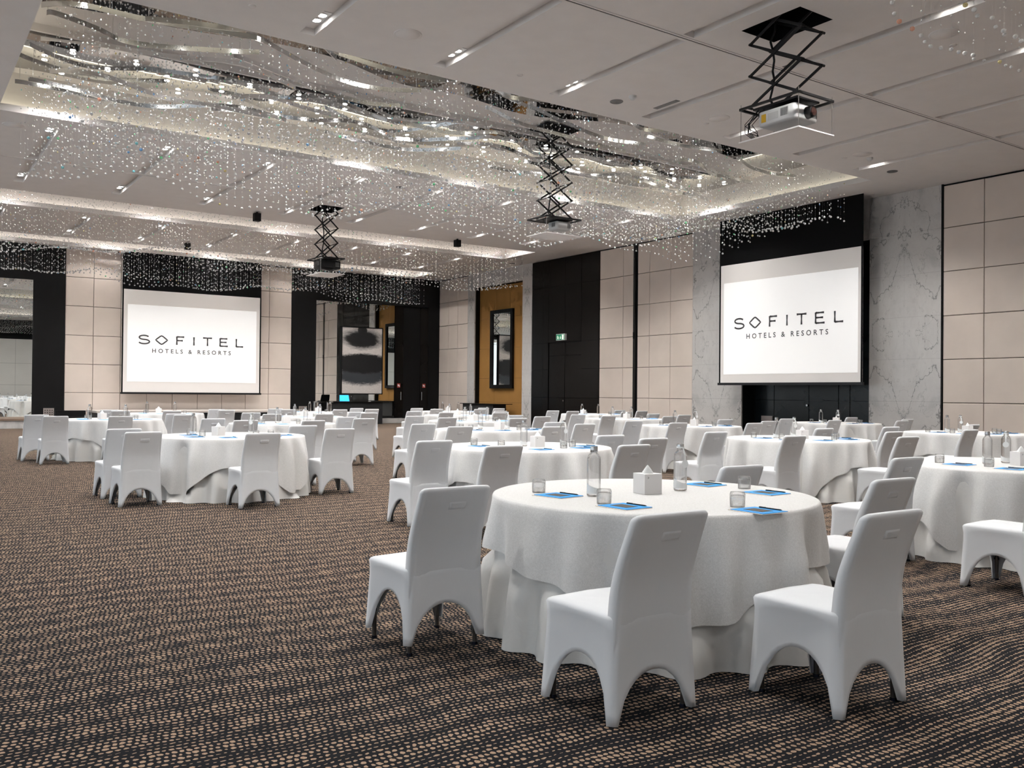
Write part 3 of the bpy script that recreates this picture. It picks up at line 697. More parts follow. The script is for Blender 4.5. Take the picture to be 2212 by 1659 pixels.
for kk in (0, 2, 3):
    x0, x1, y0, y1 = TR[kk]
    for i in range(9):
        x = x0+1.0+i*1.95; y = (y0+y1)/2
        o = bpy.data.objects.new('recess_lamp', me_pin); COL.objects.link(o); o.location = (x, y, ZT)
        tag(o, 'bright pin lamp in the %s ceiling recess, %s from the left' % ({0: 'nearest', 2: 'middle', 3: 'farthest'}[kk], ordn[i]), 'lamp', 'pin lamps in the other recesses')
        if i % 2 == 0: spot((0, 0, -0.03), o, SPOT_W*0.6, 2.4)

def smooth_pts(pts, n=10):
    out = []; P = [pts[0]]+list(pts)+[pts[-1]]
    for i in range(1, len(P)-2):
        for j in range(n):
            t = j/n; a, b, c_, d_ = (np.array(P[i-1]), np.array(P[i]), np.array(P[i+1]), np.array(P[i+2]))
            out.append(tuple(0.5*((2*b)+(-a+c_)*t+(2*a-5*b+4*c_-d_)*t*t+(-a+3*b-3*c_+d_)*t**3)))
    out.append(tuple(pts[-1])); return out
def ribbon(pts, z, label, h=0.078, th=0.012):
    mb = MB(); P = smooth_pts(pts); n = len(P); rings = []
    for i in range(n):
        a = P[max(0, i-1)]; b = P[min(n-1, i+1)]; dx, dy = b[0]-a[0], b[1]-a[1]; l = math.hypot(dx, dy); nx, ny = -dy/l*th/2, dx/l*th/2
        zz = z+0.05*math.sin(i*0.13)
        x, y = P[i]; rings.append([(x-nx, y-ny, zz), (x+nx, y+ny, zz), (x+nx, y+ny, zz+h), (x-nx, y-ny, zz+h)])
    mb.rings(rings, 0, True, True, sm=False)
    for i in (2, n//2, n-3): mb.tube((P[i][0], P[i][1], z+h), (P[i][0], P[i][1], ZT), 0.004, 5)
    tag(obj('steel_ribbon', mb, M_steel), label, 'ceiling ribbon', 'polished steel ribbons hung in the ceiling recesses')
RIB = [[(1.87, 14.68), (2.04, 14.76), (2.64, 14.96), (3.08, 15.05), (3.98, 14.71), (4.93, 14.36)], [(1.77, 14.42), (2.27, 14.21), (3.13, 14.13), (4.66, 13.68)], [(1.84, 18.3), (2.48, 18.45), (3.46, 18.5), (4.43, 18.2)], [(4.31, 13.85), (4.8, 13.94), (5.56, 14.33), (6.47, 14.65), (7.31, 14.63), (7.95, 14.4)], [(4.62, 14.71), (5.55, 15.18), (6.58, 15.57), (7.39, 15.53), (7.97, 15.27)], [(5.51, 13.43), (6.11, 13.75), (7.14, 13.87), (7.97, 13.6)], [(7.57, 17.9), (8.56, 18.27), (9.69, 18.19), (10.51, 17.19)], [(9.43, 14.5), (10.7, 15.11), (12.0, 15.2), (13.63, 15.2)], [(10.04, 13.95), (11.25, 14.46), (12.65, 14.81), (13.6, 14.5)], [(13.18, 14.1), (14.43, 14.3), (15.5, 14.03)], [(16.3, 14.2), (17.2, 14.65), (18.0, 14.7), (18.5, 14.34)], [(15.0, 16.8), (16.3, 17.3), (17.5, 17.6), (18.4, 17.32)], [(5.27, 16.87), (5.84, 16.58), (6.58, 16.69), (7.32, 16.65)], [(11.96, 18.3), (12.91, 18.45), (13.75, 18.1)], [(8.98, 17.5), (9.57, 17.42), (10.1, 16.8), (10.54, 16.03)]]
rnd = random.Random(3)
for (x0, y0, L) in ((2.0, 16.0, 4.2), (2.2, 17.0, 3.8), (2.0, 17.8, 4.5), (5.2, 17.6, 4.0), (6.9, 16.2, 3.6), (8.0, 15.6, 3.2), (10.2, 16.9, 4.4), (12.5, 17.4, 4.2), (13.9, 15.7, 4.0), (14.6, 16.4, 3.6), (7.6, 13.2, 3.2), (11.2, 13.4, 3.4), (14.2, 13.3, 3.8), (3.0, 13.2, 2.8), (15.0, 15.2, 3.0), (12.9, 16.6, 3.0)):
    ph = rnd.uniform(0, 6.28); A = rnd.uniform(0.22, 0.42); s_ = rnd.uniform(-0.08, 0.08)
    RIB.append([(x0+L*i/8, y0+A*math.sin(ph+5.2*i/8)+s_*L*i/8) for i in range(9)])
for (x0, y0) in ((2.5, 27.2), (5.5, 26.9), (8.6, 27.4), (11.5, 27.0), (14.3, 27.3), (16.2, 26.8)):
    RIB.append([(x0+2.9*i/8, y0+0.35*math.sin(x0+5.0*i/8)) for i in range(9)])
for (x0, y0) in ((3.5, 34.2), (8.2, 34.0), (12.6, 34.3)):
    RIB.append([(x0+3.4*i/8, y0+0.32*math.sin(x0+5.0*i/8)) for i in range(9)])
for i, R_ in enumerate(RIB):
    zz = 6.80 if i < 15 else 6.62+0.12*(i % 4)
    rec = 'largest' if i < 31 else ('middle' if i < 37 else 'farthest')
    ribbon(R_, zz if i < 31 else 6.72, 'wavy polished steel ribbon in the %s ceiling recess, %.1f m along it' % (rec, R_[0][0]) if False else 'wavy polished steel ribbon hung among the crystals of the %s recess' % rec)

# ------------------------------------------------------------------ crystal strands (uncountable bead curtains)
def octa(r, el=1.0):
    v = np.array([(r,0,0),(0,r,0),(-r,0,0),(0,-r,0),(0,0,r*el),(0,0,-r*el)], dtype=np.float64)
    f = np.array([(0,1,4),(1,2,4),(2,3,4),(3,0,4),(1,0,5),(2,1,5),(3,2,5),(0,3,5)]); return v, f
def gem(r):
    v = [(0,0,r)]; f = []
    lat = [0.62, 0.0, -0.62]
    for j, la in enumerate(lat):
        for i in range(8):
            t = 2*PI*(i+0.5*j)/8; v.append((r*math.cos(la)*math.cos(t), r*math.cos(la)*math.sin(t), r*math.sin(la)))
    v.append((0,0,-r)); n = len(v)-1
    for i in range(8): f.append((0, 1+i, 1+(i+1) % 8)); f.append((n, 17+(i+1) % 8, 17+i))
    for j in (0, 1):
        a = 1+8*j; b = a+8
        for i in range(8): k_ = (i+1) % 8; f.append((a+i, b+i, a+k_)); f.append((a+k_, b+i, b+k_))
    return np.array(v), np.array(f)
def curtain(name, region, rows, dx, ztop, zfun, label, seed, drop=None, ball=0.023, bead=0.0145, step=0.09):
    rg = np.random.RandomState(seed); x0, x1, y0, y1 = region
    small = []; big = []; wires = []
    for j in range(rows):
        yb = y0+(y1-y0)*j/max(1, rows-1)
        n = int((x1-x0)/dx)
        for i in range(n+1):
            x = x0+i*dx+rg.uniform(-0.03, 0.03); y = yb+0.06*math.sin(x*1.3+j)+rg.uniform(-0.05, 0.05)
            if drop and drop(x, y): continue
            zb = zfun(x, y)+rg.uniform(-0.01, 0.01)
            big.append((x, y, zb))
            z = zb+0.10+rg.rand()*0.2
            while z < ztop-0.05:
                small.append((x, y, z)); z += step+rg.rand()*rg.rand()*0.45
            wires.append((x, y, zb, ztop))
    vs = []; fs = []; off = 0; tn = []
    def addset(cs, v, f, rot=True):
        nonlocal off
        cs = np.array(cs); n = len(cs)
        a = rg.rand(n)*2*PI; ca, sa = np.cos(a)[:, None], np.sin(a)[:, None]
        sc = (0.8+0.4*rg.rand(n))[:, None]
        X = (v[None, :, 0]*ca-v[None, :, 1]*sa)*sc+cs[:, 0:1]; Y = (v[None, :, 0]*sa+v[None, :, 1]*ca)*sc+cs[:, 1:2]; Z = v[None, :, 2]*sc+cs[:, 2:3]
        vs.append(np.stack([X, Y, Z], -1).reshape(-1, 3))
        fs.append((f[None]+(np.arange(n)*len(v))[:, None, None]).reshape(-1, 3)+off); off += n*len(v)
        sparkle_pal = np.array([(0.25, 0.55, 1.0), (0.3, 1.0, 0.5), (1.0, 0.5, 0.35), (0.35, 0.9, 1.0), (1.0, 0.85, 0.4)])
        c_ = np.ones((n, 3)); pick = rg.rand(n) < 0.055; c_[pick] = sparkle_pal[rg.randint(0, 5, pick.sum())]  # a few beads are coloured to paint in the crystals' prismatic sparkle
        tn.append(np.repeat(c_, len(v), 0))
    addset(small, *octa(bead, 1.25)); nsm = sum(len(q) for q in fs); addset(big, *gem(ball)); nbg = sum(len(q) for q in fs)
    wv = []; wf = []
    for (x, y, z0, z1) in wires:
        o = off+len(wv); wv += [(x, y, z0), (x+0.0011, y, z0), (x+0.0005, y+0.0011, z1)]; wf.append((o, o+1, o+2))
    vs.append(np.array(wv)); fs.append(np.array(wf)); tn.append(np.ones((len(wv), 3)))
    V = np.concatenate(vs); F = np.concatenate(fs); Tn = np.concatenate(tn)
    me = bpy.data.meshes.new(name); me.vertices.add(len(V)); me.vertices.foreach_set('co', V.ravel())
    me.loops.add(len(F)*3); me.loops.foreach_set('vertex_index', F.ravel().astype(np.int32))
    me.polygons.add(len(F)); me.polygons.foreach_set('loop_start', np.arange(len(F), dtype=np.int32)*3)
    me.update(calc_edges=True)
    at = me.color_attributes.new('sparkle_tint', 'FLOAT_COLOR', 'POINT'); at.data.foreach_set('color', np.concatenate([Tn, np.ones((len(Tn), 1))], 1).ravel())
    me.materials.append(M_cryst); me.materials.append(M_ball); mi = np.zeros(len(F), dtype=np.int32); mi[nsm:nbg] = 1; me.polygons.foreach_set('material_index', mi); me.update()
    o = bpy.data.objects.new(name, me); COL.objects.link(o)
    tag(o, label, 'crystal chandelier', kind='stuff')
lift2 = (11.30, 12.60, 15.0, 16.1)
zf = lambda x, y: 5.28+0.17*math.sin(x*1.05+y*0.55)+0.10*math.sin(x*2.3-y*1.1)
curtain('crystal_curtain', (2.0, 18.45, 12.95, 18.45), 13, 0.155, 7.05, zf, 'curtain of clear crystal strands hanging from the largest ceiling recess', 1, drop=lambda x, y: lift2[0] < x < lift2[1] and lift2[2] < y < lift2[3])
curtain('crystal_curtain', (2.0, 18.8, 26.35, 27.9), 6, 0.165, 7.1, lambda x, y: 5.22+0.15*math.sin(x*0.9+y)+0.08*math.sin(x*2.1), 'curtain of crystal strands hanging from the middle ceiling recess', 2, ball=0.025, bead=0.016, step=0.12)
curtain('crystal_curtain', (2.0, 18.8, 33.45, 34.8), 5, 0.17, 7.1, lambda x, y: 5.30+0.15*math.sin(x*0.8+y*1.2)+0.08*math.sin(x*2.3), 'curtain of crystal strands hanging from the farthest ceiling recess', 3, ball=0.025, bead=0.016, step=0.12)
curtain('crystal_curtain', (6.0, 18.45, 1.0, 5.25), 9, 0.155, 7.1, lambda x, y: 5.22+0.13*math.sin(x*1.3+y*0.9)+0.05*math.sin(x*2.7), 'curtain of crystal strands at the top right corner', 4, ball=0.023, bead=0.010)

# ------------------------------------------------------------------ projector lifts
def lift(cx, cy, sx, sy, ztop, zf_, zp, levels, axis, armw, label, hatch=True, plabel=None, kind='white'):
    T = thing('projector_lift', label, 'projector lift', (cx, cy, zf_))
    B = lambda z: z-zf_
    if hatch:
        mb = MB(); x0, x1, y0, y1 = -sx/2, sx/2, -sy/2, sy/2
        mb.quad((x0,y0,B(ztop)),(x0,y1,B(ztop)),(x0,y1,B(ztop)+0.5),(x0,y0,B(ztop)+0.5)); mb.quad((x1,y1,B(ztop)),(x1,y0,B(ztop)),(x1,y0,B(ztop)+0.5),(x1,y1,B(ztop)+0.5))
        mb.quad((x1,y0,B(ztop)),(x0,y0,B(ztop)),(x0,y0,B(ztop)+0.5),(x1,y0,B(ztop)+0.5)); mb.quad((x0,y1,B(ztop)),(x1,y1,B(ztop)),(x1,y1,B(ztop)+0.5),(x0,y1,B(ztop)+0.5))
        mb.quad((x0,y0,B(ztop)+0.5),(x1,y0,B(ztop)+0.5),(x1,y1,B(ztop)+0.5),(x0,y1,B(ztop)+0.5))
        obj('hatch_box', mb, M_drop, T, label='black ceiling opening')
    else:
        obj('hatch_box', MB().box(-sx/2, -sy/2, B(ztop)-0.015, sx/2, sy/2, B(ztop)-0.004), M_drop, T, label='black ceiling opening')
    n = levels; zt = B(ztop)+(0.25 if hatch else 0); dz = (zt-0.02)/n; hw = armw/2
    for sd in (-1, 1):
        mb = MB(); off = (sx*0.30 if axis == 'y' else sy*0.30)*sd
        for i in range(n):
            z0, z1 = 0.02+dz*i, 0.02+dz*(i+1)
            for a, b, o2 in ((-hw, hw, 0.012), (hw, -hw, -0.012)):
                if axis == 'y': mb.beam((off+o2, a, z0), (off+o2, b, z1), 0.018, 0.035)
                else: mb.beam((a, off+o2, z0), (b, off+o2, z1), 0.018, 0.035)
            q = [(off, -hw, z0), (off, hw, z0)] if axis == 'y' else [(-hw, off, z0), (hw, off, z0)]
            for p_ in q:
                e_ = (0.03, 0, 0) if axis == 'y' else (0, 0.03, 0)
                mb.tube(Vector(p_)-Vector(e_), Vector(p_)+Vector(e_), 0.018, 8)
        obj('scissor_arm', mb, M_arm, T)
    for i in range(n+1):
        z0 = 0.02+dz*i
        for e in (-hw, hw):
            mb = MB()
            if axis == 'y': mb.tube((-sx*0.30, e, z0), (sx*0.30, e, z0), 0.010, 6)
            else: mb.tube((e, -sy*0.30, z0), (e, sy*0.30, z0), 0.010, 6)
            obj('cross_rod', mb, M_arm, T)
    mb = MB(); w, d = sx/2, sy/2
    for a in (-d, d): mb.box(-w, a-0.015, -0.03, w, a+0.015, 0.0)
    for a in (-w, w): mb.box(a-0.015, -d, -0.03, a+0.015, d, 0.0)
    mb.box(-w*0.65, -d*0.75, -0.035, w*0.65, d*0.75, -0.008)
    obj('mount_frame', mb, M_arm, T)
    for a in (-w+0.01, w-0.01):
        for b in (-d+0.01, d-0.01):
            obj('hanging_rod', MB().tube((a, b, B(zp)+0.02), (a, b, 0.05), 0.006, 6), M_chrome, T)
    obj('ceiling_panel', MB().box(-w-0.01, -d-0.01, B(zp), w+0.01, d+0.01, B(zp)+0.018), M_ceil, T, label='pale square ceiling closing panel')
    mb = MB(); pts = [(0, d*0.5, zt)]+[(0.03*math.sin(i*1.3), d*0.45+0.03*math.cos(i*2.1), zt-(zt)*i/10) for i in range(1, 10)]+[(0, d*0.3, -0.05)]
    mb.path(pts, 0.016, 6); obj('cable', mb, M_arm, T)
    return T
lift(10.035, 7.95, 0.72, 0.98, H, 5.31, 4.83, 3, 'y', 0.86, 'tall black scissor projector lift lowered from the ceiling at the top right')
lift(12.05, 15.75, 0.95, 0.70, 7.16, 5.17, 4.79, 5, 'x', 0.62, 'black scissor projector lift hanging among the crystals at centre', hatch=False)
lift(10.0, 23.46, 0.70, 0.92, H, 5.01, 4.56, 4, 'x', 0.44, 'black scissor projector lift in front of the far recesses with a black projector')
def rounded_box(mb, hx, hy, z0, z1, r, n=5, mi=0, taper=0.0):
    def ring(z, ins):
        out = []
        for (cx, cy, a0) in ((hx-r, hy-r, 0), (-hx+r, hy-r, 90), (-hx+r, -hy+r, 180), (hx-r, -hy+r, 270)):
            for i in range(n+1):
                a = math.radians(a0+90*i/n); out.append((cx+(r-ins)*math.cos(a), cy+(r-ins)*math.sin(a), z))
        return out
    e = min(0.03, (z1-z0)/3)
    mb.rings([ring(z0, e*1.2), ring(z0+e*0.35, e*0.35), ring(z0+e, 0), ring(z1-e*0.4, 0), ring(z1, e*0.4)], mi, True, True, sm=True)
def projector(cx, cy, z, hx, hy, h, M, label, lens=None, rz=0.0, yellow=True, detail=True):
    T = thing('projector', label, 'projector', (cx, cy, z), rz)
    mb = MB(); rounded_box(mb, hx, hy, 0, h, 0.05); obj('casing', mb, M, T)
    mb = MB(); mb.box(-0.1, -0.1, h, 0.1, 0.1, h+0.06); obj('mounting_bracket', mb, M_arm, T)
    g = MB()
    for i in range(9): g.box(-hx-0.003, -hy*0.62+0.014*i, h*0.35, -hx+0.002, -hy*0.62+0.014*i+0.007, h*0.85)
    for i in range(8): g.box(hx*0.45+0.014*i, -hy-0.003, h*0.25, hx*0.45+0.014*i+0.007, -hy+0.002, h*0.8)
    obj('vent_grille', g, M_grille, T)
    if yellow:
        obj('warning_label', MB().box(-hx-0.003, hy*0.55, h*0.25, -hx+0.001, hy*0.80, h*0.78), M_yellow, T, label='yellow laser warning label')
        obj('text_label', MB().box(-hx-0.003, -hy*0.1, h*0.3, -hx+0.001, hy*0.45, h*0.75), M_label if False else mat('grey_label', (0.5, 0.5, 0.5), 0.5), T, label='grey printed label')
    if lens is not None:
        l = MB(); l.tube((lens, -hy+0.02, h*0.5), (lens, -hy-0.09, h*0.5), 0.085, 20, 0, True, 0.075); l.tube((lens, -hy-0.09, h*0.5), (lens, -hy-0.10, h*0.5), 0.055, 20, 1)
        obj('lens', l, [M_arm, M_lens], T, label='black lens barrel')
    return T
projector(10.05, 7.93, 5.02, 0.24, 0.31, 0.21, M_plastic, 'large white projector with yellow label on the top right lift', lens=0.02)
mb = MB(); rr = random.Random(5)
for i in range(7):
    x, y = 9.80+0.04*i % 0.14, 8.30+rr.uniform(-0.05, 0.05)
    p0 = (x, y-0.1, 5.28); p1 = (x-0.02, y+0.05+0.02*i, 5.12); p2 = (x-0.05+rr.uniform(-0.05, 0.05), y+rr.uniform(-0.1, 0.12), 4.97); p3 = (x+rr.uniform(-0.03, 0.06), y-0.02+rr.uniform(-0.15, 0.08), 4.86)
    mb.path([p0, p1, p2, p3], 0.005, 5)
tag(obj('cable_bundle', mb, M_arm), 'tangle of thin black cables behind the large white projector', 'cables')
projector(12.17, 15.72, 4.93, 0.20, 0.17, 0.18, M_plastic, 'white projector on the central lift', yellow=False)
projector(10.02, 23.42, 4.72, 0.30, 0.26, 0.23, M_arm, 'black projector on the far lift', yellow=False)

# ------------------------------------------------------------------ chairs
def chair_cover(hem=0.0, seed=0):
    mb = MB(); N = 14
    rg = random.Random(seed)
    def perim(z):
        k_ = z/0.44; hw = 0.243-0.025*k_+0.006*max(0,k_-0.85)/0.15; yb = -0.243+0.014*k_; yf = 0.243-0.020*k_+0.016*(max(0,k_-0.75)/0.25)**2
        return hw, yb, yf
    def pt(side, a, z, bow=True):
        hw, yb, yf = perim(z); b = (0.022*math.sin(PI*min(1, max(0, z/0.44)))*(1-a*a)) if bow else 0
        rc = 0.022*max(0, (abs(a)-0.9)/0.1)**2          # soften corners
        if side == 0: return (a*(hw-rc), yb+b*0.6+rc*0.3, z)       # rear, left to right
        if side == 1: return (hw-b-rc*0.3, yb+(a+1)/2*(yf-yb), z)
        if side == 2: return (-a*(hw-rc), yf-b, z)
        return (-hw+b+rc*0.3, yf-(a+1)/2*(yf-yb), z)
    apex = (0.195, 0.245, 0.245, 0.245)
    cols = []
    for side in range(4):
        for i in range(N):
            a = -1+2*i/N; fl = 0.83
            q = abs(a)/fl
            zh = hem if q >= 1 else hem+(apex[side])*(1-q**2.0)**0.52
            cols.append((side, a, zh))
    rings = []; LV = 9
    for L in range(LV+1):
        r = []
        for side, a, zh in cols:
            z = zh+(0.425-zh)*L/LV; r.append(pt(side, a, z))
        rings.append(r)
    # turned-in hem
    inner = [(p[0]*0.93, p[1]*0.93, p[2]+0.004) for p in rings[0]]
    rings = [inner]+rings
    base = rings[-1]; cy0 = 0.0
    for ins, z in ((0.006, 0.436), (0.020, 0.444), (0.06, 0.449), (0.13, 0.452), (0.20, 0.453)):
        rings.append([(p[0]*(1-ins/0.225), p[1]*(1-ins/0.225), z+0.006*(1-abs(p[0])/0.23)) for p in base])
    mb.rings(rings, 0, False, True)
    # back
    ctrl = [(0.28, -0.180), (0.34, -0.190), (0.41, -0.197), (0.46, -0.201), (0.53, -0.207), (0.60, -0.220), (0.67, -0.243), (0.74, -0.270), (0.80, -0.295), (0.845, -0.314), (0.862, -0.322)]
    def yc(z):
        for (z0, y0), (z1, y1) in zip(ctrl[:-1], ctrl[1:]):
            if z <= z1: return y0+(y1-y0)*(z-z0)/(z1-z0)
        return ctrl[-1][1]
    def hwz(z): return 0.212 if z < 0.5 else 0.212-0.010*(z-0.5)/0.36
    def th(z): return 0.034-0.009*(z-0.4)/0.46
    rs = []; NX = 12
    zs = [0.28+0.54*i/18 for i in range(19)]+[0.838, 0.849, 0.857, 0.862, 0.864]
    for z in zs:
        y = yc(z); w = hwz(z); t_ = th(z); k_ = max(0, (z-0.838)/0.026); w -= 0.013*k_**2.2; t2 = t_*(1-0.55*k_**3)
        r = []
        for i in range(NX+1):
            a = -1+2*i/NX; bulge = -0.014*(1-a*a) if z < 0.8 else -0.010*(1-a*a)
            e = 0.002*max(0, (abs(a)-0.8)/0.2)**2
            r.append((a*w, y-t2-bulge*0.3+e, z))
        for i in range(NX+1):
            a = 1-2*i/NX; e = 0.010*max(0, (abs(a)-0.8)/0.2)**2
            r.append((a*w, y+t2-e+0.004*(1-a*a), z))
        rs.append(r)
    mb.rings(rs, 0, False, True)
    # the sewn-over hand slot near the top of the back
    z0 = 0.765; r = []
    for ins, out in ((0, -0.002), (0.005, 0.0028), (0.014, 0.0034)):
        q = []
        for (sx_, sz_) in ((-1, -1), (1, -1), (1, 1), (-1, 1)):
            x = 0.02+sx_*(0.052-ins); z = z0+sz_*(0.020-ins*0.8); q.append((x, yc(z)-th(z)-out+0.0025, z))
        r.append(q)
    mb.rings(r, 0, False, True, sm=True)
    return mb
me_cover = mkmesh('chair_cover', chair_cover(0.004), M_cover); me_cover_hi = mkmesh('chair_cover', chair_cover(0.055), M_cover)
def legmesh(fr):
    mb = MB(); mb.tube((0, 0, 0.012), (0.0, 0.0, 0.33), 0.0125, 10); mb.tube((0, 0, 0), (0, 0, 0.014), 0.016, 10, 1); mb.box(-0.006, -0.016, 0.15, 0.006, 0.016, 0.165, 1)
    return mb
me_leg = mkmesh('leg', legmesh(1), [M_legm, M_pen])
LEGS = ((-0.198, -0.203), (0.198, -0.203), (-0.198, 0.200), (0.198, 0.200))
def chair(x, y, rz, label, near, hi=False):
    """x, y = middle of the two rear feet"""
    c_, s_ = math.cos(rz), math.sin(rz)
    T = thing('banquet_chair', label, 'chair', (x-0.235*-s_*-1*-1, y+0.235*c_, 0), rz, 'white covered chairs around the tables')
    o = bpy.data.objects.new('chair_cover', me_cover_hi if hi else me_cover); COL.objects.link(o); o.parent = T
    if near:
        for (a, b) in LEGS:
            l = bpy.data.objects.new('leg', me_leg); COL.objects.link(l); l.parent = T; l.location = (a, b, 0)

# tables: name -> centre, phrase, chair list (rear-foot middle positions)
TB = {
 'A0': ((3.715, 3.885), 'the foreground table', [(2.424, 4.065), (2.658, 2.755), (3.50, 2.295), (4.84, 3.21), (4.78, 4.24)]),
 'B0': ((8.10, 4.00), 'the table cut off at the right', [(6.73, 4.20), (6.58, 3.00)]),
 'A1': ((5.80, 8.06), 'the table just behind the foreground table', [(5.9, 6.52), (6.99, 7.40), (7.03, 8.14), (4.55, 7.98), (4.72, 6.97)]),
 'B1': ((10.26, 7.9), 'the nearer table below the right screen', [(9.0, 8.3), (9.06, 7.10), (11.40, 7.35), (10.25, 6.34), (11.58, 8.51)]),
 'C1': ((14.65, 7.95), 'the table by the beige right wall', [(13.30, 8.50), (13.35, 7.25), (15.95, 8.60), (14.6, 6.45)]),
 'A2': ((3.70, 11.70), 'the nearest table of the left group', [(2.42, 11.95), (2.43, 10.99), (3.56, 10.18), (4.85, 12.20), (4.78, 11.10)]),
 'B2': ((8.07, 12.10), 'the second table behind the foreground table', [(8.1, 10.60), (9.25, 11.33), (9.28, 12.15), (6.80, 12.20), (6.78, 11.1)]),
 'C2': ((12.55, 12.10), 'the table before the left marble pier', [(11.25, 11.20), (11.22, 12.3), (13.78, 12.42), (12.5, 10.62), (13.64, 11.35)]),
 'D2': ((17.00, 12.10), 'the farther table below the right screen', [(15.74, 11.3), (18.2, 12.6), (16.9, 10.55), (18.1, 11.2), (15.6, 12.36)]),
 'A3': ((5.94, 15.80), 'the second table of the left group', [(4.62, 15.70), (4.85, 14.70), (5.85, 14.27), (7.22, 15.95), (7.16, 15.05)]),
 'B3': ((10.10, 15.90), 'the third table behind the foreground table', [(10.1, 14.37), (11.35, 15.25), (8.85, 16.2), (8.9, 15.05), (11.35, 16.25)]),
 'C3': ((14.50, 16.10), 'the table before the dark partition post', [(13.2, 15.3), (13.2, 16.35), (15.8, 16.6), (14.35, 14.57), (15.75, 15.45)]),
 'A4': ((3.65, 19.00), 'the table at the far left', [(3.52, 17.47), (4.88, 19.09), (4.80, 18.2), (2.31, 18.85), (2.51, 17.84)]),
 'B4': ((7.90, 19.80), 'the third table of the left group', [(6.60, 19.5), (6.65, 18.4), (7.75, 18.26), (9.15, 18.95), (9.20, 19.7)]),
 'C4': ((12.30, 20.0), 'the fourth table behind the foreground table', [(11.0, 20.2), (11.15, 18.9), (13.55, 20.1), (12.45, 18.46)]),
 'D4': ((16.80, 20.0), 'the table before the black exit door', [(15.5, 20.3), (15.6, 19.5), (18.1, 20.4), (16.6, 18.46), (17.9, 19.4)]),
 'A5': ((5.70, 23.30), 'the table under the left screen', [(4.35, 22.9), (4.42, 22.0), (5.5, 21.76), (6.95, 23.25), (6.93, 22.3)]),
 'B5': ((10.0, 24.0), 'the far table before the acrylic lectern', [(8.7, 23.8), (8.75, 22.9), (9.99, 22.45), (11.3, 24.2), (11.2, 23.0)]),
 'C5': ((14.50, 24.1), 'the farthest table of the centre rows', [(13.2, 24.1), (13.2, 22.9), (14.5, 22.55), (15.8, 24.4), (15.75, 23.4)]),
}
def posname(dx, dy):
    # as seen from the camera: right = (0.82,-0.57), away = (0.57,0.82)
    r_ = dx*0.821-dy*0.571; a_ = dx*0.571+dy*0.821
    ang = math.degrees(math.atan2(a_, r_)) % 360
    return ['right', 'back right', 'far', 'back left', 'left', 'front left', 'front', 'front right'][int(((ang+22.5) % 360)//45)]
rr = random.Random(11)
for key, ((cx, cy_), ph, chs) in TB.items():
    used = {}
    R_ = 1.02
    for i, (x, y) in enumerate(chs):
        # keep the seat clear of the cloth: push the chair out along its bearing when needed
        for _ in range(60):
            bx = min(max(cx, x-0.235), x+0.235); by = min(max(cy_, y-0.005), y+0.475)
            if math.hypot(bx-cx, by-cy_) >= R_-0.03: break
            d_ = math.hypot(x-cx, y+0.2-cy_); x += (x-cx)/d_*0.01; y += (y+0.2-cy_)/d_*0.01
        pn = posname(x-cx, y+0.1-cy_)
        while pn in used:
            pn = {'back right': 'far right', 'right': 'middle right', 'far': 'far back', 'left': 'middle left', 'front left': 'near left', 'back left': 'far left', 'front': 'near', 'front right': 'near right'}.get(pn, pn+' outer')
        used[pn] = 1
        chair(x, y, rr.uniform(-0.035, 0.035) if key != 'A0' else 0.0, 'white covered chair at the %s of %s' % (pn, ph), cy_ < 14, hi=(key == 'A0' and i == 0))

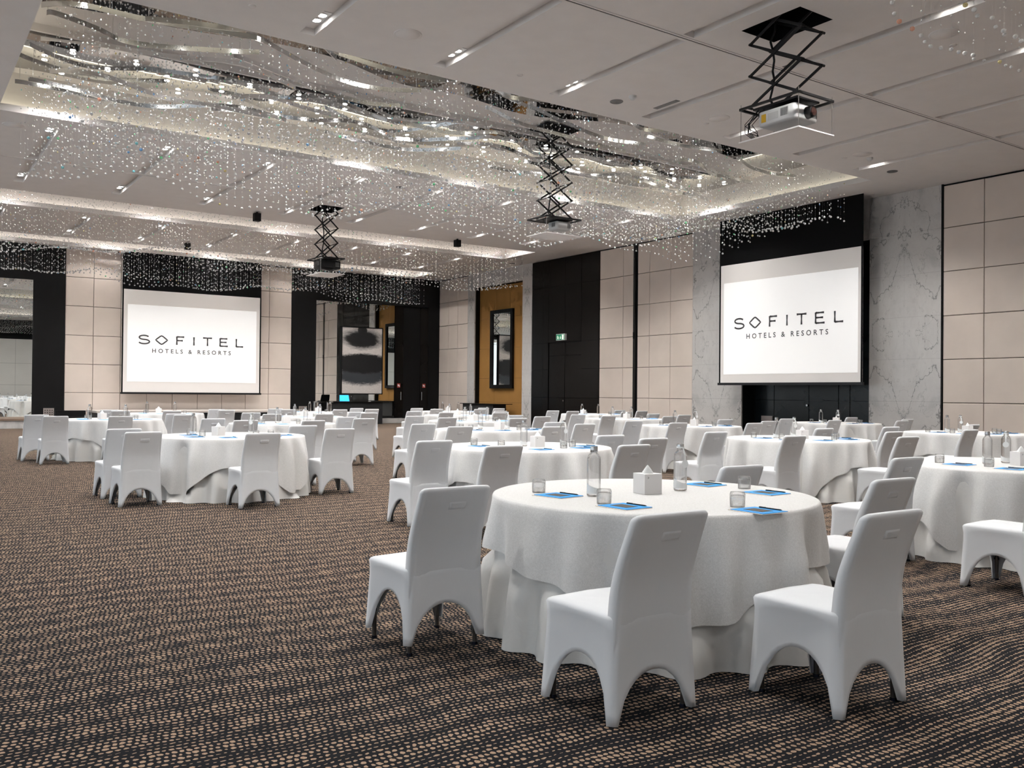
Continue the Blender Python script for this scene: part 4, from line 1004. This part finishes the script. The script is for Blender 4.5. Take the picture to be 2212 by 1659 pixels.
# ------------------------------------------------------------------ tables and cloths
def interp_hem(ctrl, th_):
    th_ %= 360; ks = sorted(ctrl)
    for a, b in zip(ks, ks[1:]+[ks[0]+360]):
        t = th_ if th_ >= ks[0] else th_+360
        if a <= t <= b:
            u = (t-a)/(b-a); u = u*u*(3-2*u); return ctrl[a]*(1-u)+ctrl[b % 360 if b >= 360 else b]*u
    return 0.4
A0HEM = {10: 0.25, 45: 0.12, 90: 0.42, 145: 0.47, 165: 0.46, 195: 0.38, 215: 0.33, 236: 0.24, 250: 0.25, 262: 0.36, 285: 0.43, 320: 0.44, 340: 0.40}
def make_cloths(seed, hem0=None):
    rg = random.Random(seed); N = 176; zt = 0.765; r0 = 0.935
    th0 = rg.uniform(0, 90); ph = [rg.uniform(0, 6.28) for _ in range(8)]
    def fold(t): return 0.40*math.sin(9*t+ph[0])+0.38*math.sin(15*t+ph[1])+0.22*math.sin(5*t+ph[2])+0.34*math.sin(24*t+ph[3]+0.7*math.sin(3*t))
    def hem(t):
        d = math.degrees(t)
        if hem0: return interp_hem(hem0, d)+0.012*math.sin(11*t+ph[4])
        a = math.radians((d-th0) % 90-45); D = 1.27/max(abs(math.cos(a+PI/4)), abs(math.sin(a+PI/4)))-0.935
        return max(0.08, zt-min(D, 0.68))+0.012*math.sin(11*t+ph[4])
    over = MB(); rings = []
    T_ = [2*PI*i/N for i in range(N)]
    for rr_ in (0.05, 0.5, 0.88, 0.925): rings.append([(rr_*math.cos(t), rr_*math.sin(t), zt) for t in T_])
    rings.append([(r0*math.cos(t), r0*math.sin(t), zt-0.004) for t in T_]); rings.append([((r0+0.006)*math.cos(t), (r0+0.006)*math.sin(t), zt-0.016) for t in T_])
    for L in range(1, 12):
        r = []
        for t in T_:
            z = (zt-0.016)+(hem(t)-(zt-0.016))*L/11; q = (zt-z)/zt
            long_ = max(0, (0.45-hem(t))/0.45)
            rad = r0+0.008+0.055*q+fold(t)*0.085*min(1, q*3.0)*(0.6+0.8*long_)
            r.append((rad*math.cos(t), rad*math.sin(t), z))
        rings.append(r)
    over.rings(rings, 0, True, False)
    under = MB(); rings = []
    def fold2(t):
        u = 0.7*math.sin(19*t+ph[5]+0.8*math.sin(3*t+ph[6]))+0.3*math.sin(8*t+ph[7]); return math.copysign(abs(u)**0.75, u)
    for L in range(0, 13):
        r = []; q = L/12
        for t in T_:
            z = 0.735*(1-q)+0.004; rad = 0.905+0.085*q+fold2(t)*0.062*min(1, q*1.5)
            # stay behind the overlay
            if z > hem(t)-0.05: rad = min(rad, 0.928+0.04*q+fold(t)*0.085*min(1, q*3.0)*0.5-0.025*q)
            r.append((rad*math.cos(t), rad*math.sin(t), z))
        rings.append(r)
    under.rings(rings, 0, False, False)
    return over, under
tt = MB().tube((0, 0, 0.720), (0, 0, 0.748), 0.895, 48); tt_me = mkmesh('tabletop', tt, M_wood)
tl_me = mkmesh('leg', MB().tube((0, 0, 0), (0, 0, 0.72), 0.02, 8), M_legm)
for i, (key, ((cx, cy_), ph, _)) in enumerate(TB.items()):
    T = thing('round_table', 'round table beneath the white cloths, ' + ph, 'table', (cx, cy_, 0), group='round banquet tables')
    o = bpy.data.objects.new('tabletop', tt_me); COL.objects.link(o); o.parent = T
    for a in range(4):
        l = bpy.data.objects.new('leg', tl_me); COL.objects.link(l); l.parent = T; l.location = (0.55*math.cos(a*PI/2+0.7), 0.55*math.sin(a*PI/2+0.7), 0)
    ov, un = make_cloths(100+i, A0HEM if key == 'A0' else None)
    obj('tablecloth', ov, M_over, loc=(cx, cy_, 0), label='white jacquard cloth draped over ' + ph, cat='tablecloth', group='white jacquard tablecloths')
    obj('underlay_cloth', un, M_satin, loc=(cx, cy_, 0), label='floor-length white satin undercloth of ' + ph, cat='tablecloth', group='white satin undercloths')

# ------------------------------------------------------------------ table settings
ZC = 0.766
bot = MB().lathe([(0.0, 0.004), (0.034, 0.0), (0.0395, 0.006), (0.040, 0.02), (0.040, 0.205), (0.037, 0.222), (0.028, 0.238), (0.019, 0.246), (0.0175, 0.256), (0.0, 0.257)], 24)
me_bot = mkmesh('bottle_glass', bot, M_water)
me_cap = mkmesh('cap', MB().lathe([(0.0, 0.249), (0.0205, 0.249), (0.0215, 0.252), (0.0215, 0.280), (0.0195, 0.284), (0.0, 0.285)], 20), M_chrome)
def lab_mesh():
    mb = MB(); n = 14; lo = []; hi = []
    for i in range(n+1):
        t = i/n; a = PI*1.15*t-0.3-PI; zz = 0.075-0.030*t-0.012*math.sin(PI*t); lo.append((0.0408*math.cos(a), 0.0408*math.sin(a), 0.016)); hi.append((0.0408*math.cos(a), 0.0408*math.sin(a), zz))
    for i in range(n): mb._add([lo[i], lo[i+1], hi[i+1], hi[i]], [(0,1,2,3)], 0, True)
    return mb
me_lab = mkmesh('label_band', lab_mesh(), M_label)
def tag_mesh():
    mb = MB(); c_ = Vector((0.0, -0.0435, 0.165)); n = 18
    pts = [c_+Vector((0.025*math.cos(2*PI*i/n), 0, 0.025*math.sin(2*PI*i/n))) for i in range(n)]
    mb._add(pts, [tuple(range(n))]); mb._add([p+Vector((0, 0.0012, 0)) for p in pts], [tuple(range(n-1, -1, -1))])
    mb._add([(-0.006, -0.0435, 0.185), (0.006, -0.0435, 0.185), (0.006, -0.0415, 0.218), (-0.006, -0.0415, 0.218)], [(0,1,2,3)])
    mb._add([(-0.006, -0.0415, 0.218), (0.006, -0.0415, 0.218), (0.006, -0.0225, 0.262), (-0.006, -0.0225, 0.262)], [(0,1,2,3)])
    mb.lathe([(0.0225, 0.258), (0.0228, 0.268)], 16)
    return mb
me_tag = mkmesh('paper_tag', tag_mesh(), M_label)
gl = MB().lathe([(0.036, 0.0), (0.0385, 0.0), (0.0405, 0.050), (0.0400, 0.066), (0.0360, 0.078), (0.0, 0.080)], 24)
gl.rings([[((r)*math.cos(2*PI*i/24), (r)*math.sin(2*PI*i/24), z) for i in range(23, -1, -1)] for r, z in ((0.036, 0.0), (0.0375, 0.048), (0.034, 0.060), (0.02, 0.062))], 0, False, True)
me_gl = mkmesh('tumbler_glass', gl, M_glass)
bx = MB(); bx.box(-0.06, -0.06, 0, 0.06, 0.06, 0.118)
me_bx = mkmesh('box_body', bx, M_card)
ts = MB(); n = 12
ring0 = [(0.042*math.cos(2*PI*i/n), 0.020*math.sin(2*PI*i/n), 0.1185) for i in range(n)]; ring1 = [(0.020*math.cos(2*PI*i/n)*(1+0.3*(i % 2)), 0.008*math.sin(2*PI*i/n), 0.142) for i in range(n)]
ts.rings([ring0, ring1, [(0.003*math.cos(2*PI*i/n), 0.002*math.sin(2*PI*i/n), 0.166) for i in range(n)]], 0, False, True)
me_ts = mkmesh('tissue', ts, M_label)
me_slot = mkmesh('slot_opening', MB().tube((0, 0, 0.1180), (0, 0, 0.1186), 0.034, 20), M_grille)
me_mark = mkmesh('printed_mark', (lambda q: (stroke(q, [(-0.04, 0.092), (-0.03, 0.097), (-0.04, 0.102)], 0.003, 0), setattr(q, 'v', [(a, -0.0606, b) for a, b, _ in q.v]), q)[2])(MB()), M_ink)
me_pap = mkmesh('paper_sheet', MB().box(-0.112, -0.100, 0, 0.112, 0.092, 0.002), M_paper)
me_fold = mkmesh('folder', MB().box(-0.106, -0.088, 0.0021, 0.106, 0.096, 0.005), M_blue)
me_cc = mkmesh('centre_card', MB().box(-0.060, -0.044, 0.0051, 0.060, 0.040, 0.0062), M_brown)
pn = MB(); pn.tube((-0.072, 0, 0.0035), (0.060, 0, 0.0035), 0.0035, 8); pn.tube((0.060, 0, 0.0035), (0.072, 0, 0.0035), 0.0035, 8, 0, True, 0.001); pn.box(-0.070, -0.0012, 0.006, -0.03, 0.0012, 0.0078)
me_pen = mkmesh('pen', pn, M_pen)
def part(name, me, par, lab=None):
    o = bpy.data.objects.new(name, me); COL.objects.link(o); o.parent = par
    if lab: o['label'] = lab
    return o
CAMR = Vector((0.821, -0.571)); CAMA = Vector((0.571, 0.821))
def rel(cx, cy_, r_, a_): return (cx+CAMR.x*r_+CAMA.x*a_, cy_+CAMR.y*r_+CAMA.y*a_)
SETA0 = dict(b=[(3.33, 3.96), (3.98, 3.92)], x=(3.70, 3.91), g=[(3.17, 4.27), (3.15, 3.66), (4.42, 3.80), (3.67, 3.20)], p=[(3.156, 4.066), (3.146, 3.496), (4.36, 4.08), (4.32, 3.55), (3.623, 3.023)])
bx_px = {'A1': (1133, 1220, 1162), 'B1': (1678, 1724, 1728), 'B0': (2134, 2196, 2190), 'C1': (2047, 2086, 2083), 'C2': (1459, 1507, 1498), 'D2': (1774, 1815, 1803), 'A2': (419, 539, 480),
         'A3': (600, 658, 623), 'B2': (1039, 1097, 1080), 'B3': (1005, 1053, 1026), 'C3': (1324, 1366, 1353), 'A4': (195, 267, 228), 'B4': (638, 690, 660), 'C4': (972, 1017, 990), 'D4': (1259, 1294, 1260), 'A5': (319, 375, 348), 'B5': (670, 712, 690), 'C5': (957, 990, 969)}
def px_to_rel(px, cx, cy_):
    # sideways offset that puts a thing at table depth under the given bearing
    d = cx*0.571+cy_*0.821; lat = cx*0.821-cy_*0.571; return (px-1106)/F_PX*d-lat
rr = random.Random(23)
for key, ((cx, cy_), ph, _) in TB.items():
    far = cy_ > 14; mid = cy_ < 9
    if key == 'A0': B_, X_, G_, P_ = SETA0['b'], SETA0['x'], SETA0['g'], SETA0['p']
    else:
        l0, l1, lx = (px_to_rel(q, cx, cy_) for q in bx_px[key])
        B_ = [rel(cx, cy_, l0, 0.0), rel(cx, cy_, l1, 0.12)]; X_ = rel(cx, cy_, lx, -0.12)
        if abs(lx-l1) < 0.1: B_[1] = rel(cx, cy_, l1, 0.16)
        if abs(lx-l0) < 0.1: B_[0] = rel(cx, cy_, l0, 0.16)
        G_ = [rel(cx, cy_, -0.52+rr.uniform(-.06, .06), 0.10), rel(cx, cy_, -0.30+rr.uniform(-.06, .06), -0.30), rel(cx, cy_, 0.50+rr.uniform(-.06, .06), -0.02), rel(cx, cy_, 0.38+rr.uniform(-.06, .06), -0.32)]
        P_ = [rel(cx, cy_, -0.50, -0.12), rel(cx, cy_, -0.28, -0.55), rel(cx, cy_, 0.66, 0.10), rel(cx, cy_, 0.60, -0.28), rel(cx, cy_, 0.15, -0.60)]
    for i, (x, y) in enumerate(B_):
        rz = rr.uniform(-0.6, 0.6)-0.6
        T = thing('water_bottle', '%s glass water bottle with silver cap on %s' % ('left' if i == 0 else 'right', ph), 'water bottle', (x, y, ZC), rz, 'glass water bottles on the tables')
        part('bottle_glass', me_bot, T); part('cap', me_cap, T, 'silver cap')
        if not far:
            if i == 1: part('paper_tag', me_tag, T, 'white round paper tag')
            part('label_band', me_lab, T, 'white curved label')
    rz = -0.15 if key == 'A0' else rr.uniform(-0.5, 0.5)
    T = thing('tissue_box', 'white cube tissue box on ' + ph, 'tissue box', (X_[0], X_[1], ZC), rz, 'white tissue boxes on the tables')
    part('box_body', me_bx, T); part('tissue', me_ts, T)
    if not far: part('slot_opening', me_slot, T); part('printed_mark', me_mark, T)
    used = {}
    for i, (x, y) in enumerate(G_):
        o = bpy.data.objects.new('tumbler', me_gl); COL.objects.link(o); o.location = (x, y, ZC)
        pn_ = posname(x-cx, y-cy_)
        while pn_ in used: pn_ = 'inner '+pn_
        used[pn_] = 1
        tag(o, 'upturned glass tumbler at the %s of %s' % (pn_, ph), 'glass', 'upturned tumblers on the tables')
    used = {}
    for i, (x, y) in enumerate(P_):
        rz = -1.48+(0.0, 0.0, -0.02, -0.05, -0.1)[i]+rr.uniform(-0.06, 0.06)
        pn_ = posname(x-cx, y-cy_)
        while pn_ in used: pn_ = 'inner '+pn_
        used[pn_] = 1
        T = thing('notepad', 'blue notepad at the %s of %s' % (pn_, ph), 'notepad', (x, y, ZC), rz, 'blue notepads on the tables')
        part('paper_sheet', me_pap, T, 'cream sheet'); part('folder', me_fold, T, 'bright blue cover')
        if not far: part('centre_card', me_cc, T, 'brown card')
        if cy_ < 14:
            o = bpy.data.objects.new('pen', me_pen); COL.objects.link(o)
            o.location = (x-math.sin(rz)*0.080+math.cos(rz)*0.01, y+math.cos(rz)*0.080+math.sin(rz)*0.01, ZC+0.0052); o.rotation_euler = (0, 0, rz)
            tag(o, 'black pen at the %s of %s' % (pn_, ph), 'pen', 'black pens on the notepads')
